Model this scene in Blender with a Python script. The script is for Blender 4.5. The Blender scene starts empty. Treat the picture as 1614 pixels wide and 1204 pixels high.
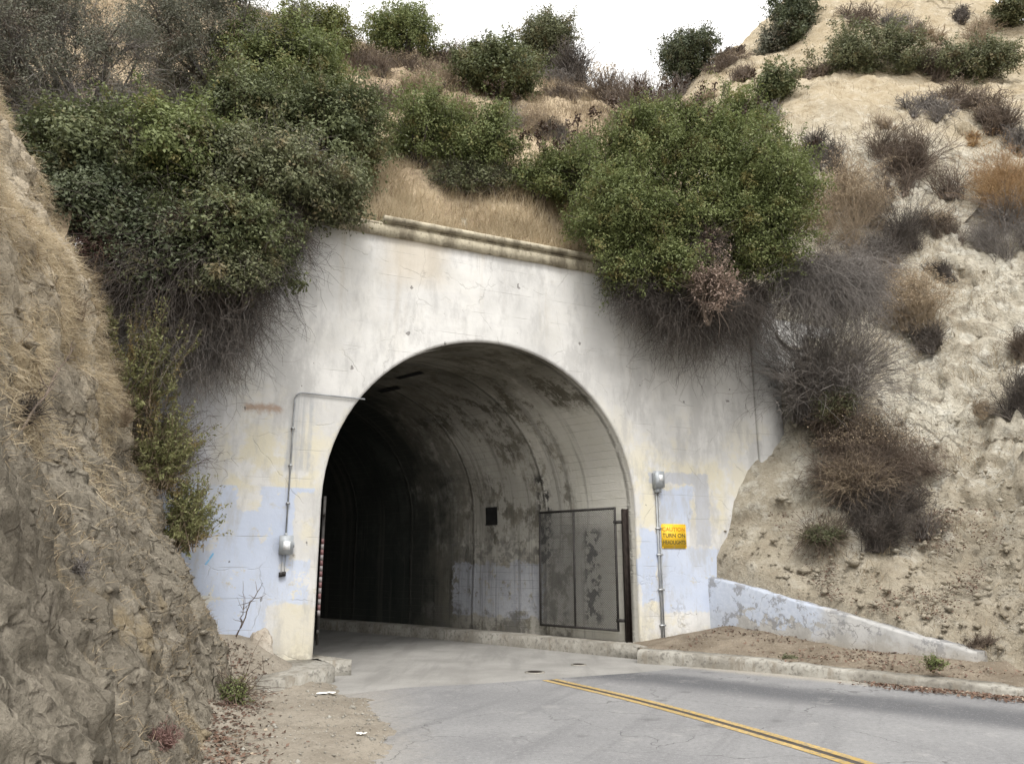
import bpy, math, random
import numpy as np
from mathutils import Vector, noise as mnoise

R = np.random.default_rng(7)
random.seed(7)
TRAPZ = getattr(np, "trapezoid", None) or np.trapz
scene = bpy.context.scene
COL = scene.collection
rad = math.radians

# ------------------------------------------------------------------ camera
CAM_Z = 1.65
FPX, CX, CY = 1210.0, 807.0, 602.0
PITCH = math.atan(286.0 / FPX)
SP, CP = math.sin(PITCH), math.cos(PITCH)
cam_d = bpy.data.cameras.new("camera")
cam_d.sensor_width = 36.0
cam_d.lens = FPX / 1614.0 * 36.0
cam_d.clip_start = 0.05
cam_d.clip_end = 2000
cam = bpy.data.objects.new("camera", cam_d)
COL.objects.link(cam)
cam.location = (0, 0, CAM_Z)
cam.rotation_euler = (math.pi / 2 + PITCH, 0, 0)
scene.camera = cam


def pix(px, py, Y):
    """world point seen at a photo pixel, at forward distance Y"""
    a, b = (px - CX) / FPX, (CY - py) / FPX
    fw, up = CP - b * SP, SP + b * CP
    k = Y / fw
    return np.array([a * k, Y, CAM_Z + up * k])


# portal frame: origin at the arch centre on the ground, x = along the face, y = into the hill
TH = math.atan2(0.416, 0.909)
PO = np.array([-0.34, 13.75, 0.0])
TV = np.array([math.cos(TH), math.sin(TH), 0.0])
NV = np.array([-math.sin(TH), math.cos(TH), 0.0])


def P2W(s, d, z=0.0):
    return PO + TV * s + NV * d + np.array([0, 0, z])


def W2P(x, y):
    dx, dy = x - PO[0], y - PO[1]
    return dx * TV[0] + dy * TV[1], dx * NV[0] + dy * NV[1]


# ------------------------------------------------------------------ mesh helpers
def mesh(name, verts, faces, mat=None, smooth=False, uv=None):
    """verts (N,3); faces (M,k) array or list of arrays of equal-k arrays"""
    me = bpy.data.meshes.new(name)
    verts = np.asarray(verts, dtype=np.float32)
    fl = faces if isinstance(faces, list) else [faces]
    fl = [np.asarray(f, dtype=np.int32) for f in fl if len(f)]
    me.vertices.add(len(verts))
    me.vertices.foreach_set("co", verts.ravel())
    loops = np.concatenate([f.ravel() for f in fl])
    tot = np.concatenate([np.full(len(f), f.shape[1], dtype=np.int32) for f in fl])
    st = np.concatenate([[0], np.cumsum(tot)[:-1]]).astype(np.int32)
    me.loops.add(len(loops))
    me.loops.foreach_set("vertex_index", loops)
    me.polygons.add(len(tot))
    me.polygons.foreach_set("loop_start", st)
    me.polygons.foreach_set("loop_total", tot)
    if smooth:
        me.polygons.foreach_set("use_smooth", np.ones(len(tot), dtype=bool))
    if uv is not None:
        l = me.uv_layers.new(name="UVMap")
        l.data.foreach_set("uv", np.asarray(uv, dtype=np.float32)[loops].ravel())
    me.update(calc_edges=True)
    me.validate()
    if mat:
        me.materials.append(mat)
    return me


def link(name, me, parent=None, loc=None, rotz=None):
    o = bpy.data.objects.new(name, me)
    COL.objects.link(o)
    if parent is not None:
        o.parent = parent
    if loc is not None:
        o.location = [float(v) for v in loc]
    if rotz is not None:
        o.rotation_euler = (0, 0, rotz)
    return o


def tag(o, label=None, cat=None, group=None, kind=None):
    if label: o["label"] = label
    if cat: o["category"] = cat
    if group: o["group"] = group
    if kind: o["kind"] = kind
    return o


def thing(name, label, cat, loc=(0, 0, 0), rotz=0.0, group=None):
    return tag(link(name, None, None, loc, rotz), label, cat, group)


class MB:
    """collects polygons of any size"""
    def __init__(s):
        s.v, s.q, s.t = [], [], []
        s.n = 0

    def add(s, verts, quads=(), tris=()):
        verts = np.asarray(verts, dtype=float)
        for q in quads: s.q.append([i + s.n for i in q])
        for t in tris: s.t.append([i + s.n for i in t])
        s.v.append(verts)
        s.n += len(verts)

    def box(s, x0, x1, y0, y1, z0, z1, M=None, bev=0.0):
        v = np.array([[x, y, z] for z in (z0, z1) for y in (y0, y1) for x in (x0, x1)], float)
        if M is not None:
            v = v @ np.asarray(M[0]).T + np.asarray(M[1])
        s.add(v, [(0, 2, 3, 1), (4, 5, 7, 6), (0, 1, 5, 4), (2, 6, 7, 3), (0, 4, 6, 2), (1, 3, 7, 5)])

    def tube(s, pts, r, n=8, caps=True):
        pts = np.asarray(pts, float)
        r = np.broadcast_to(np.asarray(r, float), (len(pts),))
        rings = []
        for i, p in enumerate(pts):
            a = pts[max(i - 1, 0)]; b = pts[min(i + 1, len(pts) - 1)]
            d = (b - a) / (np.linalg.norm(b - a) + 1e-9)
            up = np.array([0, 0, 1.0]) if abs(d[2]) < 0.9 else np.array([1.0, 0, 0])
            u = np.cross(d, up); u /= np.linalg.norm(u)
            w = np.cross(d, u)
            ang = np.linspace(0, 2 * math.pi, n, endpoint=False)
            rings.append(p + r[i] * (np.cos(ang)[:, None] * u + np.sin(ang)[:, None] * w))
        q = []
        for i in range(len(pts) - 1):
            for k in range(n):
                q.append((i * n + k, i * n + (k + 1) % n, (i + 1) * n + (k + 1) % n, (i + 1) * n + k))
        v = np.concatenate(rings)
        t = []
        if caps:
            m = len(v)
            v = np.concatenate([v, pts[:1], pts[-1:]])
            L = (len(pts) - 1) * n
            for k in range(n):
                t.append((m, (k + 1) % n, k)); t.append((m + 1, L + k, L + (k + 1) % n))
        s.add(v, q, t)

    def me(s, name, mat=None, smooth=False):
        fl = []
        if s.q: fl.append(np.array(s.q))
        if s.t: fl.append(np.array(s.t))
        return mesh(name, np.concatenate(s.v), fl, mat, smooth)


def grid_mesh(name, P, mat, smooth=True, uv=None, keep=None):
    """P (a,b,3) grid"""
    a, b = P.shape[:2]
    idx = np.arange(a * b).reshape(a, b)
    f = np.stack([idx[:-1, :-1], idx[1:, :-1], idx[1:, 1:], idx[:-1, 1:]], -1).reshape(-1, 4)
    if keep is not None:
        k = keep.reshape(-1)
        f = f[k[f].all(1)]
    return mesh(name, P.reshape(-1, 3), f, mat, smooth, None if uv is None else uv.reshape(-1, 2))


def fbm(P, scale, octv=4, seed=0.0, H=0.5):
    """fractal noise at points (N,3), about -1..1"""
    P = np.asarray(P, float).reshape(-1, 3) * scale + seed
    return np.array([mnoise.fractal(Vector(p), H, 2.0, octv) for p in P])


def smooth01(x, a, b):
    t = np.clip((x - a) / (b - a), 0, 1)
    return t * t * (3 - 2 * t)


class TPS:
    def __init__(s, pts, lam=0.02):
        pts = np.asarray(pts, float)
        s.p = pts[:, :2]
        n = len(pts)
        K = s.U(np.linalg.norm(s.p[:, None] - s.p[None], axis=-1)) + lam * np.eye(n)
        Q = np.concatenate([np.ones((n, 1)), s.p], 1)
        A = np.zeros((n + 3, n + 3)); A[:n, :n] = K; A[:n, n:] = Q; A[n:, :n] = Q.T
        s.w = np.linalg.solve(A, np.concatenate([pts[:, 2], np.zeros(3)]))

    @staticmethod
    def U(r):
        return np.where(r > 1e-9, r * r * np.log(np.maximum(r, 1e-9)), 0)

    def __call__(s, x, y):
        x = np.asarray(x, float); sh = x.shape
        q = np.stack([x.ravel(), np.asarray(y, float).ravel()], 1)
        out = np.empty(len(q))
        n = len(s.p)
        for i in range(0, len(q), 20000):
            c = q[i:i + 20000]
            out[i:i + 20000] = s.U(np.linalg.norm(c[:, None] - s.p[None], axis=-1)) @ s.w[:n] + s.w[n] + c @ s.w[n + 1:]
        return out.reshape(sh)


# ------------------------------------------------------------------ shader helpers
class NT:
    def __init__(s, name, rough=0.9, spec=0.2):
        s.m = bpy.data.materials.new(name)
        s.m.use_nodes = True
        s.t = s.m.node_tree
        s.t.nodes.clear()
        s.out = s.t.nodes.new("ShaderNodeOutputMaterial")
        s.b = s.t.nodes.new("ShaderNodeBsdfPrincipled")
        s.b.inputs["Roughness"].default_value = rough
        s.b.inputs["Specular IOR Level"].default_value = spec
        s.t.links.new(s.b.outputs[0], s.out.inputs[0])
        s._tc = None

    def n(s, t): return s.t.nodes.new(t)

    def set(s, sock, v):
        if isinstance(v, bpy.types.NodeSocket): s.t.links.new(v, sock)
        elif isinstance(v, (int, float)) or not hasattr(v, "__len__"): sock.default_value = v
        else:
            v = tuple(v)
            if len(sock.default_value) == 4 and len(v) == 3: v = v + (1,)
            sock.default_value = v

    def tc(s, which="Object"):
        if s._tc is None: s._tc = s.n("ShaderNodeTexCoord")
        return s._tc.outputs[which]

    def geo(s, which):
        g = s.n("ShaderNodeNewGeometry"); return g.outputs[which]

    def xyz(s, v):
        n = s.n("ShaderNodeSeparateXYZ"); s.set(n.inputs[0], v); return n.outputs

    def vec(s, x, y, z):
        n = s.n("ShaderNodeCombineXYZ")
        for i, v in enumerate((x, y, z)): s.set(n.inputs[i], v)
        return n.outputs[0]

    def scale(s, v, sc, off=(0, 0, 0), rot=(0, 0, 0)):
        n = s.n("ShaderNodeMapping"); s.set(n.inputs[0], v)
        n.inputs["Scale"].default_value = sc if hasattr(sc, "__len__") else (sc, sc, sc)
        n.inputs["Location"].default_value = off; n.inputs["Rotation"].default_value = rot
        return n.outputs[0]

    def noise(s, v, scale, detail=4, rough=0.55, dist=0.0, col=False):
        n = s.n("ShaderNodeTexNoise"); s.set(n.inputs["Vector"], v)
        n.inputs["Scale"].default_value = scale; n.inputs["Detail"].default_value = detail
        n.inputs["Roughness"].default_value = rough; n.inputs["Distortion"].default_value = dist
        return n.outputs[1 if col else 0]

    def voro(s, v, scale, feature="DISTANCE_TO_EDGE", rnd=1.0):
        n = s.n("ShaderNodeTexVoronoi"); s.set(n.inputs["Vector"], v)
        n.feature = feature; n.inputs["Scale"].default_value = scale
        n.inputs["Randomness"].default_value = rnd
        return n.outputs[0]

    def m_(s, op, a, b=0.0, c=None, clamp=False):
        n = s.n("ShaderNodeMath"); n.operation = op; n.use_clamp = clamp
        s.set(n.inputs[0], a); s.set(n.inputs[1], b)
        if c is not None: s.set(n.inputs[2], c)
        return n.outputs[0]

    def add(s, a, b): return s.m_("ADD", a, b)
    def sub(s, a, b): return s.m_("SUBTRACT", a, b)
    def mul(s, a, b): return s.m_("MULTIPLY", a, b)
    def mx(s, a, b): return s.m_("MAXIMUM", a, b)
    def mn(s, a, b): return s.m_("MINIMUM", a, b)

    def sm(s, v, a, b, lo=0.0, hi=1.0):
        n = s.n("ShaderNodeMapRange"); n.interpolation_type = "SMOOTHSTEP"
        s.set(n.inputs[0], v)
        for i, x in enumerate((a, b, lo, hi)): s.set(n.inputs[1 + i], x)
        return n.outputs[0]

    def mix(s, f, a, b, mode="MIX"):
        n = s.n("ShaderNodeMix"); n.data_type = "RGBA"; n.blend_type = mode; n.clamp_factor = True
        s.set(n.inputs[0], f); s.set(n.inputs[6], a); s.set(n.inputs[7], b)
        return n.outputs[2]

    def box(s, x, z, x0, x1, z0, z1, e=0.03):
        r = s.mul(s.sm(x, x0 - e, x0 + e), s.sm(x, x1 - e, x1 + e, 1.0, 0.0))
        r2 = s.mul(s.sm(z, z0 - e, z0 + e), s.sm(z, z1 - e, z1 + e, 1.0, 0.0))
        return s.mul(r, r2)

    def bump(s, h, strength=0.5, dist=0.02):
        n = s.n("ShaderNodeBump"); s.set(n.inputs["Height"], h)
        n.inputs["Strength"].default_value = strength; n.inputs["Distance"].default_value = dist
        s.t.links.new(n.outputs[0], s.b.inputs["Normal"])

    def done(s, col):
        s.set(s.b.inputs["Base Color"], col)
        return s.m


def plain(name, col, rough=0.7, spec=0.3, metal=0.0, var=0.25, sc=6.0):
    m = NT(name, rough, spec)
    n = m.noise(m.tc(), sc, 5)
    c = m.mix(m.sm(n, 0.3, 0.7), [v * (1 - var) for v in col], [min(1, v * (1 + var)) for v in col])
    m.b.inputs["Metallic"].default_value = metal
    m.bump(m.noise(m.tc(), sc * 6, 3), 0.2, 0.004)
    return m.done(c)


def leaf_mat(name, c0, c1, trans=0.3, hue=None):
    """colour differs leaf by leaf and clump by clump"""
    m = NT(name, 0.55, 0.3)
    r = m.geo("Random Per Island")
    n = m.noise(m.tc(), 1.6, 2)
    f = m.add(m.mul(r, 0.55), m.mul(m.sm(n, 0.35, 0.65), 0.45))
    c = m.mix(f, c0, c1)
    if c0[1] > c0[0] * 1.02:      # clumps of ageing leaves
        n3 = m.noise(m.scale(m.tc(), 1, (3, 8, 1)), 2.3, 3)
        old = [(a_ + b_) * .5 * k_ for a_, b_, k_ in zip(c0, c1, (1.55, 1.12, 1.15))]
        c = m.mix(m.mul(m.sm(n3, 0.55, 0.66), 0.75), c, old)
    if hue is not None:
        c = m.mix(m.sm(m.geo("Random Per Island"), 0.93, 0.95), c, hue)
    m.set(m.b.inputs["Base Color"], c)
    t = m.n("ShaderNodeBsdfTranslucent"); m.set(t.inputs[0], c)
    x = m.n("ShaderNodeMixShader"); x.inputs[0].default_value = trans
    m.t.links.new(m.b.outputs[0], x.inputs[1]); m.t.links.new(t.outputs[0], x.inputs[2])
    m.t.links.new(x.outputs[0], m.out.inputs[0])
    return m.m
# ------------------------------------------------------------------ materials of the setting
def mat_facade():
    m = NT("painted_concrete", 0.85, 0.2)
    tc = m.tc()
    c = m.xyz(tc); s0, d0, z0 = c[0], c[1], c[2]
    nA = m.noise(tc, 2.2, 5, 0.65); nB = m.noise(m.scale(tc, 1, (7, 3, 9)), 2.2, 5, 0.65)
    nF = m.noise(tc, 9, 5, 0.65)
    nC = m.noise(tc, 0.8, 4, 0.6)
    s = m.add(s0, m.mul(m.sub(nA, 0.5), 0.55))
    z = m.add(z0, m.mul(m.sub(nB, 0.5), 0.55))
    sF = m.add(s0, m.mul(m.sub(nF, 0.5), 0.22)); zF = m.add(z0, m.mul(m.sub(nF, 0.5), 0.25))
    white = m.mix(m.sm(nC, 0.35, 0.65), (0.53, 0.527, 0.515), (0.655, 0.65, 0.635))
    grey_blot = m.sm(m.noise(m.scale(tc, (0.8, 1, 2.6)), 1.7, 6, 0.7), 0.52, 0.72)
    col = m.mix(m.mul(grey_blot, 0.55), white, (0.50, 0.50, 0.50))
    # cream where old paint shows through
    cream_n = m.sm(m.noise(m.scale(tc, 1, (3, 1, 5)), 1.1, 6, 0.68), 0.5, 0.6)
    low = m.sm(z0, 3.3, 5.2, 1.0, 0.10)
    col = m.mix(m.mul(m.mul(cream_n, low), 0.8), col, (0.62, 0.585, 0.48))
    for bx in ((-4.7, -3.05, 2.75, 3.75), (3.05, 5.2, 2.4, 3.7), (3.0, 3.5, 0.2, 3.6)):
        col = m.mix(m.mul(m.box(sF, zF, *bx, e=0.15), m.sm(nA, 0.42, 0.56)), col, (0.62, 0.585, 0.475))
    # cool grey band left of the cream
    col = m.mix(m.mul(m.box(s, z, -7, -4.6, 2.6, 4.4, 0.35), 0.75), col, (0.47, 0.48, 0.53))
    # blue grey paint-overs
    blue = m.mix(m.sm(nC, 0.3, 0.7), (0.45, 0.505, 0.62), (0.53, 0.58, 0.685))
    grey = (0.44, 0.46, 0.51)
    mk = m.box(sF, zF, 3.33, 4.78, 2.0, 3.42, 0.02)
    mk = m.mul(mk, m.sub(1.0, m.box(sF, zF, 3.3, 4.42, 1.9, 3.2, 0.02)))
    col = m.mix(m.mul(mk, 0.85), col, grey)
    col = m.mix(m.box(s, z, 3.55, 4.35, 2.25, 3.12, 0.03), col, blue)
    col = m.mix(m.box(s, zF, 3.5, 5.2, 0.75, 1.95, 0.03), col, blue)
    col = m.mix(m.box(s, z, 3.05, 3.45, 0.95, 2.2, 0.03), col, blue)
    mk = m.box(m.add(s0, m.mul(m.sub(nF, 0.5), 0.18)), m.add(z0, m.mul(m.sub(nF, 0.5), 0.06)), -8, -3.13, -1, 2.83, 0.015)
    peel = m.sm(m.noise(m.scale(tc, 1, (1, 8, 2)), 1.5, 8, 0.75), 0.57, 0.58)
    mk = m.mul(mk, m.sub(1.0, m.mul(peel, 0.9)))
    mk = m.mul(mk, m.sub(1.0, m.box(s, z, -3.72, -2.9, -0.2, 1.05, 0.02)))
    mk = m.mul(mk, m.sub(1.0, m.box(sF, zF, -3.42, -2.9, 1.7, 2.75, 0.02)))
    mk = m.mul(mk, m.sub(1.0, m.box(sF, zF, -4.3, -3.95, 2.45, 3.0, 0.02)))
    col = m.mix(mk, col, blue)
    col = m.mix(m.mul(m.box(s, z, -3.62, -2.9, -0.2, 1.05, 0.05), 0.7), col, (0.60, 0.56, 0.45))
    # scraped grey rectangle with drips by the conduit
    dr = m.noise(m.scale(tc, (14, 1, 0.7)), 1.0, 4, 0.6)
    col = m.mix(m.mul(m.box(sF, zF, -3.62, -3.22, 3.1, 4.35, 0.06), m.sm(dr, 0.35, 0.65)), col, (0.42, 0.43, 0.44))
    # ragged flakes of bare concrete low on the wall, and scuffs everywhere
    fl = m.noise(m.scale(tc, (1, 1, 1.3), (11, 2, 6)), 3.4, 8, 0.74)
    lowz = m.sm(m.add(z0, m.mul(m.sub(nB, .5), 1.6)), 1.2, 3.4, 1.0, 0.18)
    col = m.mix(m.mul(m.sm(fl, 0.60, 0.625), m.mul(lowz, 0.8)), col, (0.50, 0.475, 0.41))
    col = m.mix(m.mul(m.sm(fl, 0.665, 0.685), m.mul(lowz, 0.85)), col, (0.27, 0.26, 0.245))
    hazy = m.noise(m.scale(tc, (1.6, 1, .55), (1, 5, 8)), 1.3, 7, 0.72)
    col = m.mix(m.mul(m.sm(hazy, 0.45, 0.62), 0.6), col, (0.40, 0.397, 0.39))
    # run-off stains from the coping
    run = m.mul(m.sm(m.noise(m.scale(tc, (3.0, 1, 0.28)), 1.0, 6, 0.7), 0.52, 0.74), m.sm(z0, 4.6, 7.5))
    col = m.mix(m.mul(run, 0.5), col, (0.42, 0.37, 0.29))
    col = m.mix(m.mul(m.box(s, z, -2.1, -1.0, 6.6, 7.6, 0.3), 0.45), col, (0.50, 0.42, 0.30))
    # rust smear, black spalls, hairline cracks
    col = m.mix(m.mul(m.box(sF, zF, -4.3, -3.72, 4.02, 4.14, 0.05), 0.75), col, (0.33, 0.22, 0.15))
    sp = m.sm(m.noise(m.scale(tc, (1, 1, 0.7)), 4.5, 3, 0.55), 0.70, 0.715)
    col = m.mix(m.mul(sp, 0.75), col, (0.16, 0.15, 0.145))
    vec = m.add(m.voro(m.add_v(tc, m.noise(tc, 3, 3, col=True), 0.25) if hasattr(m, "add_v") else tc, 0.55), 0.0)
    crack = m.mul(m.sm(vec, 0.0, 0.006, 1.0, 0.0), m.sm(nA, 0.42, 0.6))
    col = m.mix(m.mul(crack, 0.28), col, (0.2, 0.19, 0.18))
    # board marks
    fz = m.m_("FRACT", m.mul(m.add(z0, m.mul(nC, 0.03)), 1 / 0.46))
    line = m.mul(m.sm(m.m_("ABSOLUTE", m.sub(fz, 0.5)), 0.0, 0.018, 1.0, 0.0), m.sm(m.noise(tc, 1.3, 3), 0.47, 0.62))
    drip = m.noise(m.scale(tc, (5.5, 1, .22), (3, 0, 1)), 1.0, 7, 0.75)
    col = m.mix(m.mul(m.mul(m.sm(drip, 0.60, 0.64), m.sm(nC, .42, .55)), 0.35), col, (0.36, 0.34, 0.31))
    col = m.mix(m.mul(line, 0.55), col, (0.30, 0.29, 0.28))
    # grime at the foot
    col = m.mix(m.mul(m.mul(m.sm(zF, 0.15, 0.6, 1.0, 0.0), m.sm(nF, 0.4, 0.6)), 0.6), col, (0.30, 0.27, 0.22))
    # blue spray mark
    a = m.sub(m.mul(m.add(s0, 4.62), 0.86), m.mul(m.sub(z0, 1.72), 0.5))
    b = m.add(m.mul(m.add(s0, 4.62), 0.5), m.mul(m.sub(z0, 1.72), 0.86))
    col = m.mix(m.mul(m.box(a, b, -0.012, 0.012, -0.1, 0.1, 0.014), m.sm(nF, 0.4, 0.5)), col, (0.14, 0.42, 0.70))
    h = m.add(m.mul(nF, 0.5), m.sub(m.mul(crack, -0.5), m.add(m.mul(line, 0.4), m.mul(sp, 0.8))))
    m.bump(h, 0.5, 0.02)
    return m.done(col)


def add_v(self, v, w, k):
    n = self.n("ShaderNodeVectorMath"); n.operation = "MULTIPLY_ADD"
    self.set(n.inputs[0], w); n.inputs[1].default_value = (k, k, k); self.set(n.inputs[2], v)
    return n.outputs[0]
NT.add_v = add_v


def mat_lining():
    m = NT("stained_lining_concrete", 0.9, 0.12)
    uv = m.tc("UV"); c = m.xyz(uv); u, L = c[0], c[1]
    n1 = m.noise(uv, 0.9, 6, 0.68); n2 = m.noise(uv, 5, 5, 0.65)
    n3 = m.noise(m.scale(uv, (0.25, 2.2, 1)), 1.4, 6, 0.7)
    col = m.mix(m.sm(n1, 0.38, 0.62), (0.19, 0.178, 0.148), (0.33, 0.31, 0.26))
    pale = m.mul(m.sm(m.noise(m.scale(uv, (0.6, 1, 1), (4, 2, 0)), 1.1, 8, 0.75), 0.47, 0.62), m.sm(u, 1.5, 2.2))
    col = m.mix(m.mul(pale, m.sm(u, 5.0, 7.0, 0.9, 0.1)), col, (0.64, 0.62, 0.56))
    uw = m.add(u, m.mul(m.sub(n2, 0.5), 0.5)); Lw = m.add(L, m.mul(m.sub(n2, 0.5), 0.5))
    col = m.mix(m.mul(m.sm(uw, 4.4, 5.3), m.sm(n1, 0.30, 0.55)), col, (0.105, 0.097, 0.075))   # darker over the vault
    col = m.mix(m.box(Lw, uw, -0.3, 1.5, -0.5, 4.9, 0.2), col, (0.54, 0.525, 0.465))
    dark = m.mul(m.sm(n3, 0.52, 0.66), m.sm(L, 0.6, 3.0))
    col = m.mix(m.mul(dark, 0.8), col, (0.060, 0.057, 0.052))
    pale_n = m.noise(m.scale(uv, (.8, 1, 1), (7, 3, 0)), 1.5, 8, 0.78)
    col = m.mix(m.mul(m.mul(m.sm(pale_n, 0.44, 0.52), m.sm(uw, 4.6, 6.2, 0.72, 0.12)), m.sm(Lw, 3.4, 5.8, 1.0, 0.0)), col, (0.56, 0.545, 0.495))   # flaking pale patches, fading out farther in
    # bare lining farther in, its colour blackened to paint in the tunnel's darkness
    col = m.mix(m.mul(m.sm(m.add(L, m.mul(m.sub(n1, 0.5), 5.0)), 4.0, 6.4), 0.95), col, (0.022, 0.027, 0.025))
    # lavender paint-over on the right wall
    col = m.mix(m.mul(m.mul(m.box(m.add(L, m.mul(m.sub(n2, 0.5), 0.6)), m.add(u, m.mul(m.sub(n1, 0.5), 1.0)), 2.3, 5.0, 0.55, 1.75, 0.03), m.sm(n2, 0.36, 0.46)), 0.7), col, (0.50, 0.53, 0.61))
    col = m.mix(m.mul(m.box(Lw, uw, 1.6, 6.0, 0.1, 0.8, 0.08), m.mul(m.sm(n1, 0.45, 0.55), 0.85)), col, (0.14, 0.135, 0.125))
    col = m.mix(m.mul(m.box(Lw, uw, 1.9, 5.2, 1.72, 2.3, 0.1), m.mul(m.sm(n2, 0.45, 0.6), 0.7)), col, (0.17, 0.165, 0.155))
    # dark vertical scorch marks
    col = m.mix(m.mul(m.box(Lw, uw, 2.15, 2.5, 1.7, 3.6, 0.1), m.sm(n2, 0.47, 0.56)), col, (0.06, 0.058, 0.055))
    col = m.mix(m.mul(m.box(Lw, uw, 0.9, 1.3, 0.6, 2.4, 0.1), m.sm(n2, 0.47, 0.56)), col, (0.08, 0.078, 0.072))
    wn = m.n("ShaderNodeTexWhiteNoise"); wn.noise_dimensions = "1D"
    m.set(wn.inputs["W"], m.m_("FLOOR", m.mul(m.add(L, 0.9 + 1.05), 1 / 2.1)))
    col = m.mix(m.mul(wn.outputs[0], 0.25), col, (0.05, 0.048, 0.042))
    run = m.noise(m.scale(uv, (0.16, 3.4, 1), (2, 1, 0)), 1.0, 7, 0.7)
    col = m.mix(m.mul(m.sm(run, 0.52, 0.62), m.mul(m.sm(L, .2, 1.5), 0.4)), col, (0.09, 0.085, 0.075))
    # formwork rings and boards
    fr = m.m_("FRACT", m.mul(m.add(L, m.add(0.9, m.mul(m.sub(n1, 0.5), 0.12))), 1 / 2.1))
    ring = m.mul(m.sm(m.m_("ABSOLUTE", m.sub(fr, 0.5)), 0.0, 0.03, 1.0, 0.0), m.sm(n2, 0.33, 0.5))
    col = m.mix(m.mul(ring, 0.5), col, (0.07, 0.066, 0.06))
    fb = m.m_("FRACT", m.mul(u, 1 / 0.16))
    board = m.mul(m.sm(m.m_("ABSOLUTE", m.sub(fb, 0.5)), 0.0, 0.06, 1.0, 0.0), m.sm(n1, 0.4, 0.6))
    col = m.mix(m.mul(board, 0.35), col, (0.12, 0.115, 0.1))
    m.bump(m.sub(n2, m.add(ring, m.mul(board, 0.5))), 0.55, 0.03)
    return m.done(col)


def mat_coping():
    m = NT("weathered_coping", 0.9, 0.15)
    tc = m.tc(); n = m.noise(m.scale(tc, (1.6, 1, .5)), 1.6, 6, 0.7); n2 = m.noise(tc, 14, 4)
    col = m.mix(m.sm(n, 0.35, 0.62), (0.20, 0.175, 0.13), (0.50, 0.455, 0.35))
    col = m.mix(m.mul(m.sm(n2, 0.55, 0.7), 0.6), col, (0.12, 0.10, 0.075))
    m.bump(n2, 0.6, 0.02)
    return m.done(col)


def mat_lowwall():
    m = NT("peeling_blue_paint", 0.88, 0.15)
    tc = m.tc(); c = m.xyz(tc); x, z = c[0], c[2]
    n = m.noise(tc, 2.6, 6, 0.7); n2 = m.noise(tc, 12, 5, 0.65)
    conc = m.mix(m.sm(n, 0.35, 0.65), (0.31, 0.305, 0.29), (0.44, 0.43, 0.41))
    blue = m.mix(m.sm(n2, 0.3, 0.7), (0.38, 0.42, 0.50), (0.45, 0.485, 0.55))
    # paint survives along the top, peeled below and towards the far end
    rel = m.sub(z, m.sub(0.80, m.mul(x, 0.12)))
    pk = m.sm(m.add(rel, m.mul(m.sub(n, 0.5), 2.0)), 0.03, 0.06)
    pk = m.mul(pk, m.sm(m.add(x, m.mul(m.sub(n, 0.5), 2.0)), 2.2, 2.9, 1.0, 0.12))
    pk = m.mx(pk, m.mul(m.sm(m.add(x, m.mul(m.sub(n, .5), .5)), 0.75, 0.8, 1.0, 0.0), 0.85))
    col = m.mix(pk, conc, blue)
    col = m.mix(m.mul(m.sm(m.noise(m.scale(tc, 1, (5, 5, 1)), 2.6, 8, 0.75), 0.54, 0.57), 0.75), col, (0.20, 0.20, 0.205))
    cr = m.sm(m.voro(m.add_v(tc, m.noise(tc, 4, 3, col=True), 0.3), 1.3), 0.0, 0.014, 1.0, 0.0)
    col = m.mix(m.mul(cr, m.mul(m.sm(n, .4, .6), 0.7)), col, (0.15, 0.145, 0.14))
    col = m.mix(m.mul(m.sm(m.add(z, m.mul(n2, 0.2)), 0.3, 0.62, 1.0, 0.0), 0.4), col, (0.34, 0.29, 0.22))
    m.bump(m.add(m.mul(n2, 0.5), m.mul(pk, 0.6)), 0.5, 0.015)
    return m.done(col)


def mat_kerb():
    m = NT("old_kerb_concrete", 0.92, 0.15)
    tc = m.tc(); n = m.noise(tc, 1.7, 6, 0.7); n2 = m.noise(tc, 14, 5, 0.7)
    col = m.mix(m.sm(n, 0.35, 0.65), (0.23, 0.215, 0.185), (0.40, 0.385, 0.345))
    col = m.mix(m.mul(m.sm(n2, 0.5, 0.66), 0.7), col, (0.12, 0.112, 0.10))
    st = m.noise(m.scale(tc, (1, 1, .3)), 5.0, 5, 0.7)
    col = m.mix(m.mul(m.sm(st, 0.52, 0.66), 0.6), col, (0.20, 0.17, 0.13))
    m.bump(m.add(n2, n), 0.7, 0.02)
    return m.done(col)


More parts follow.
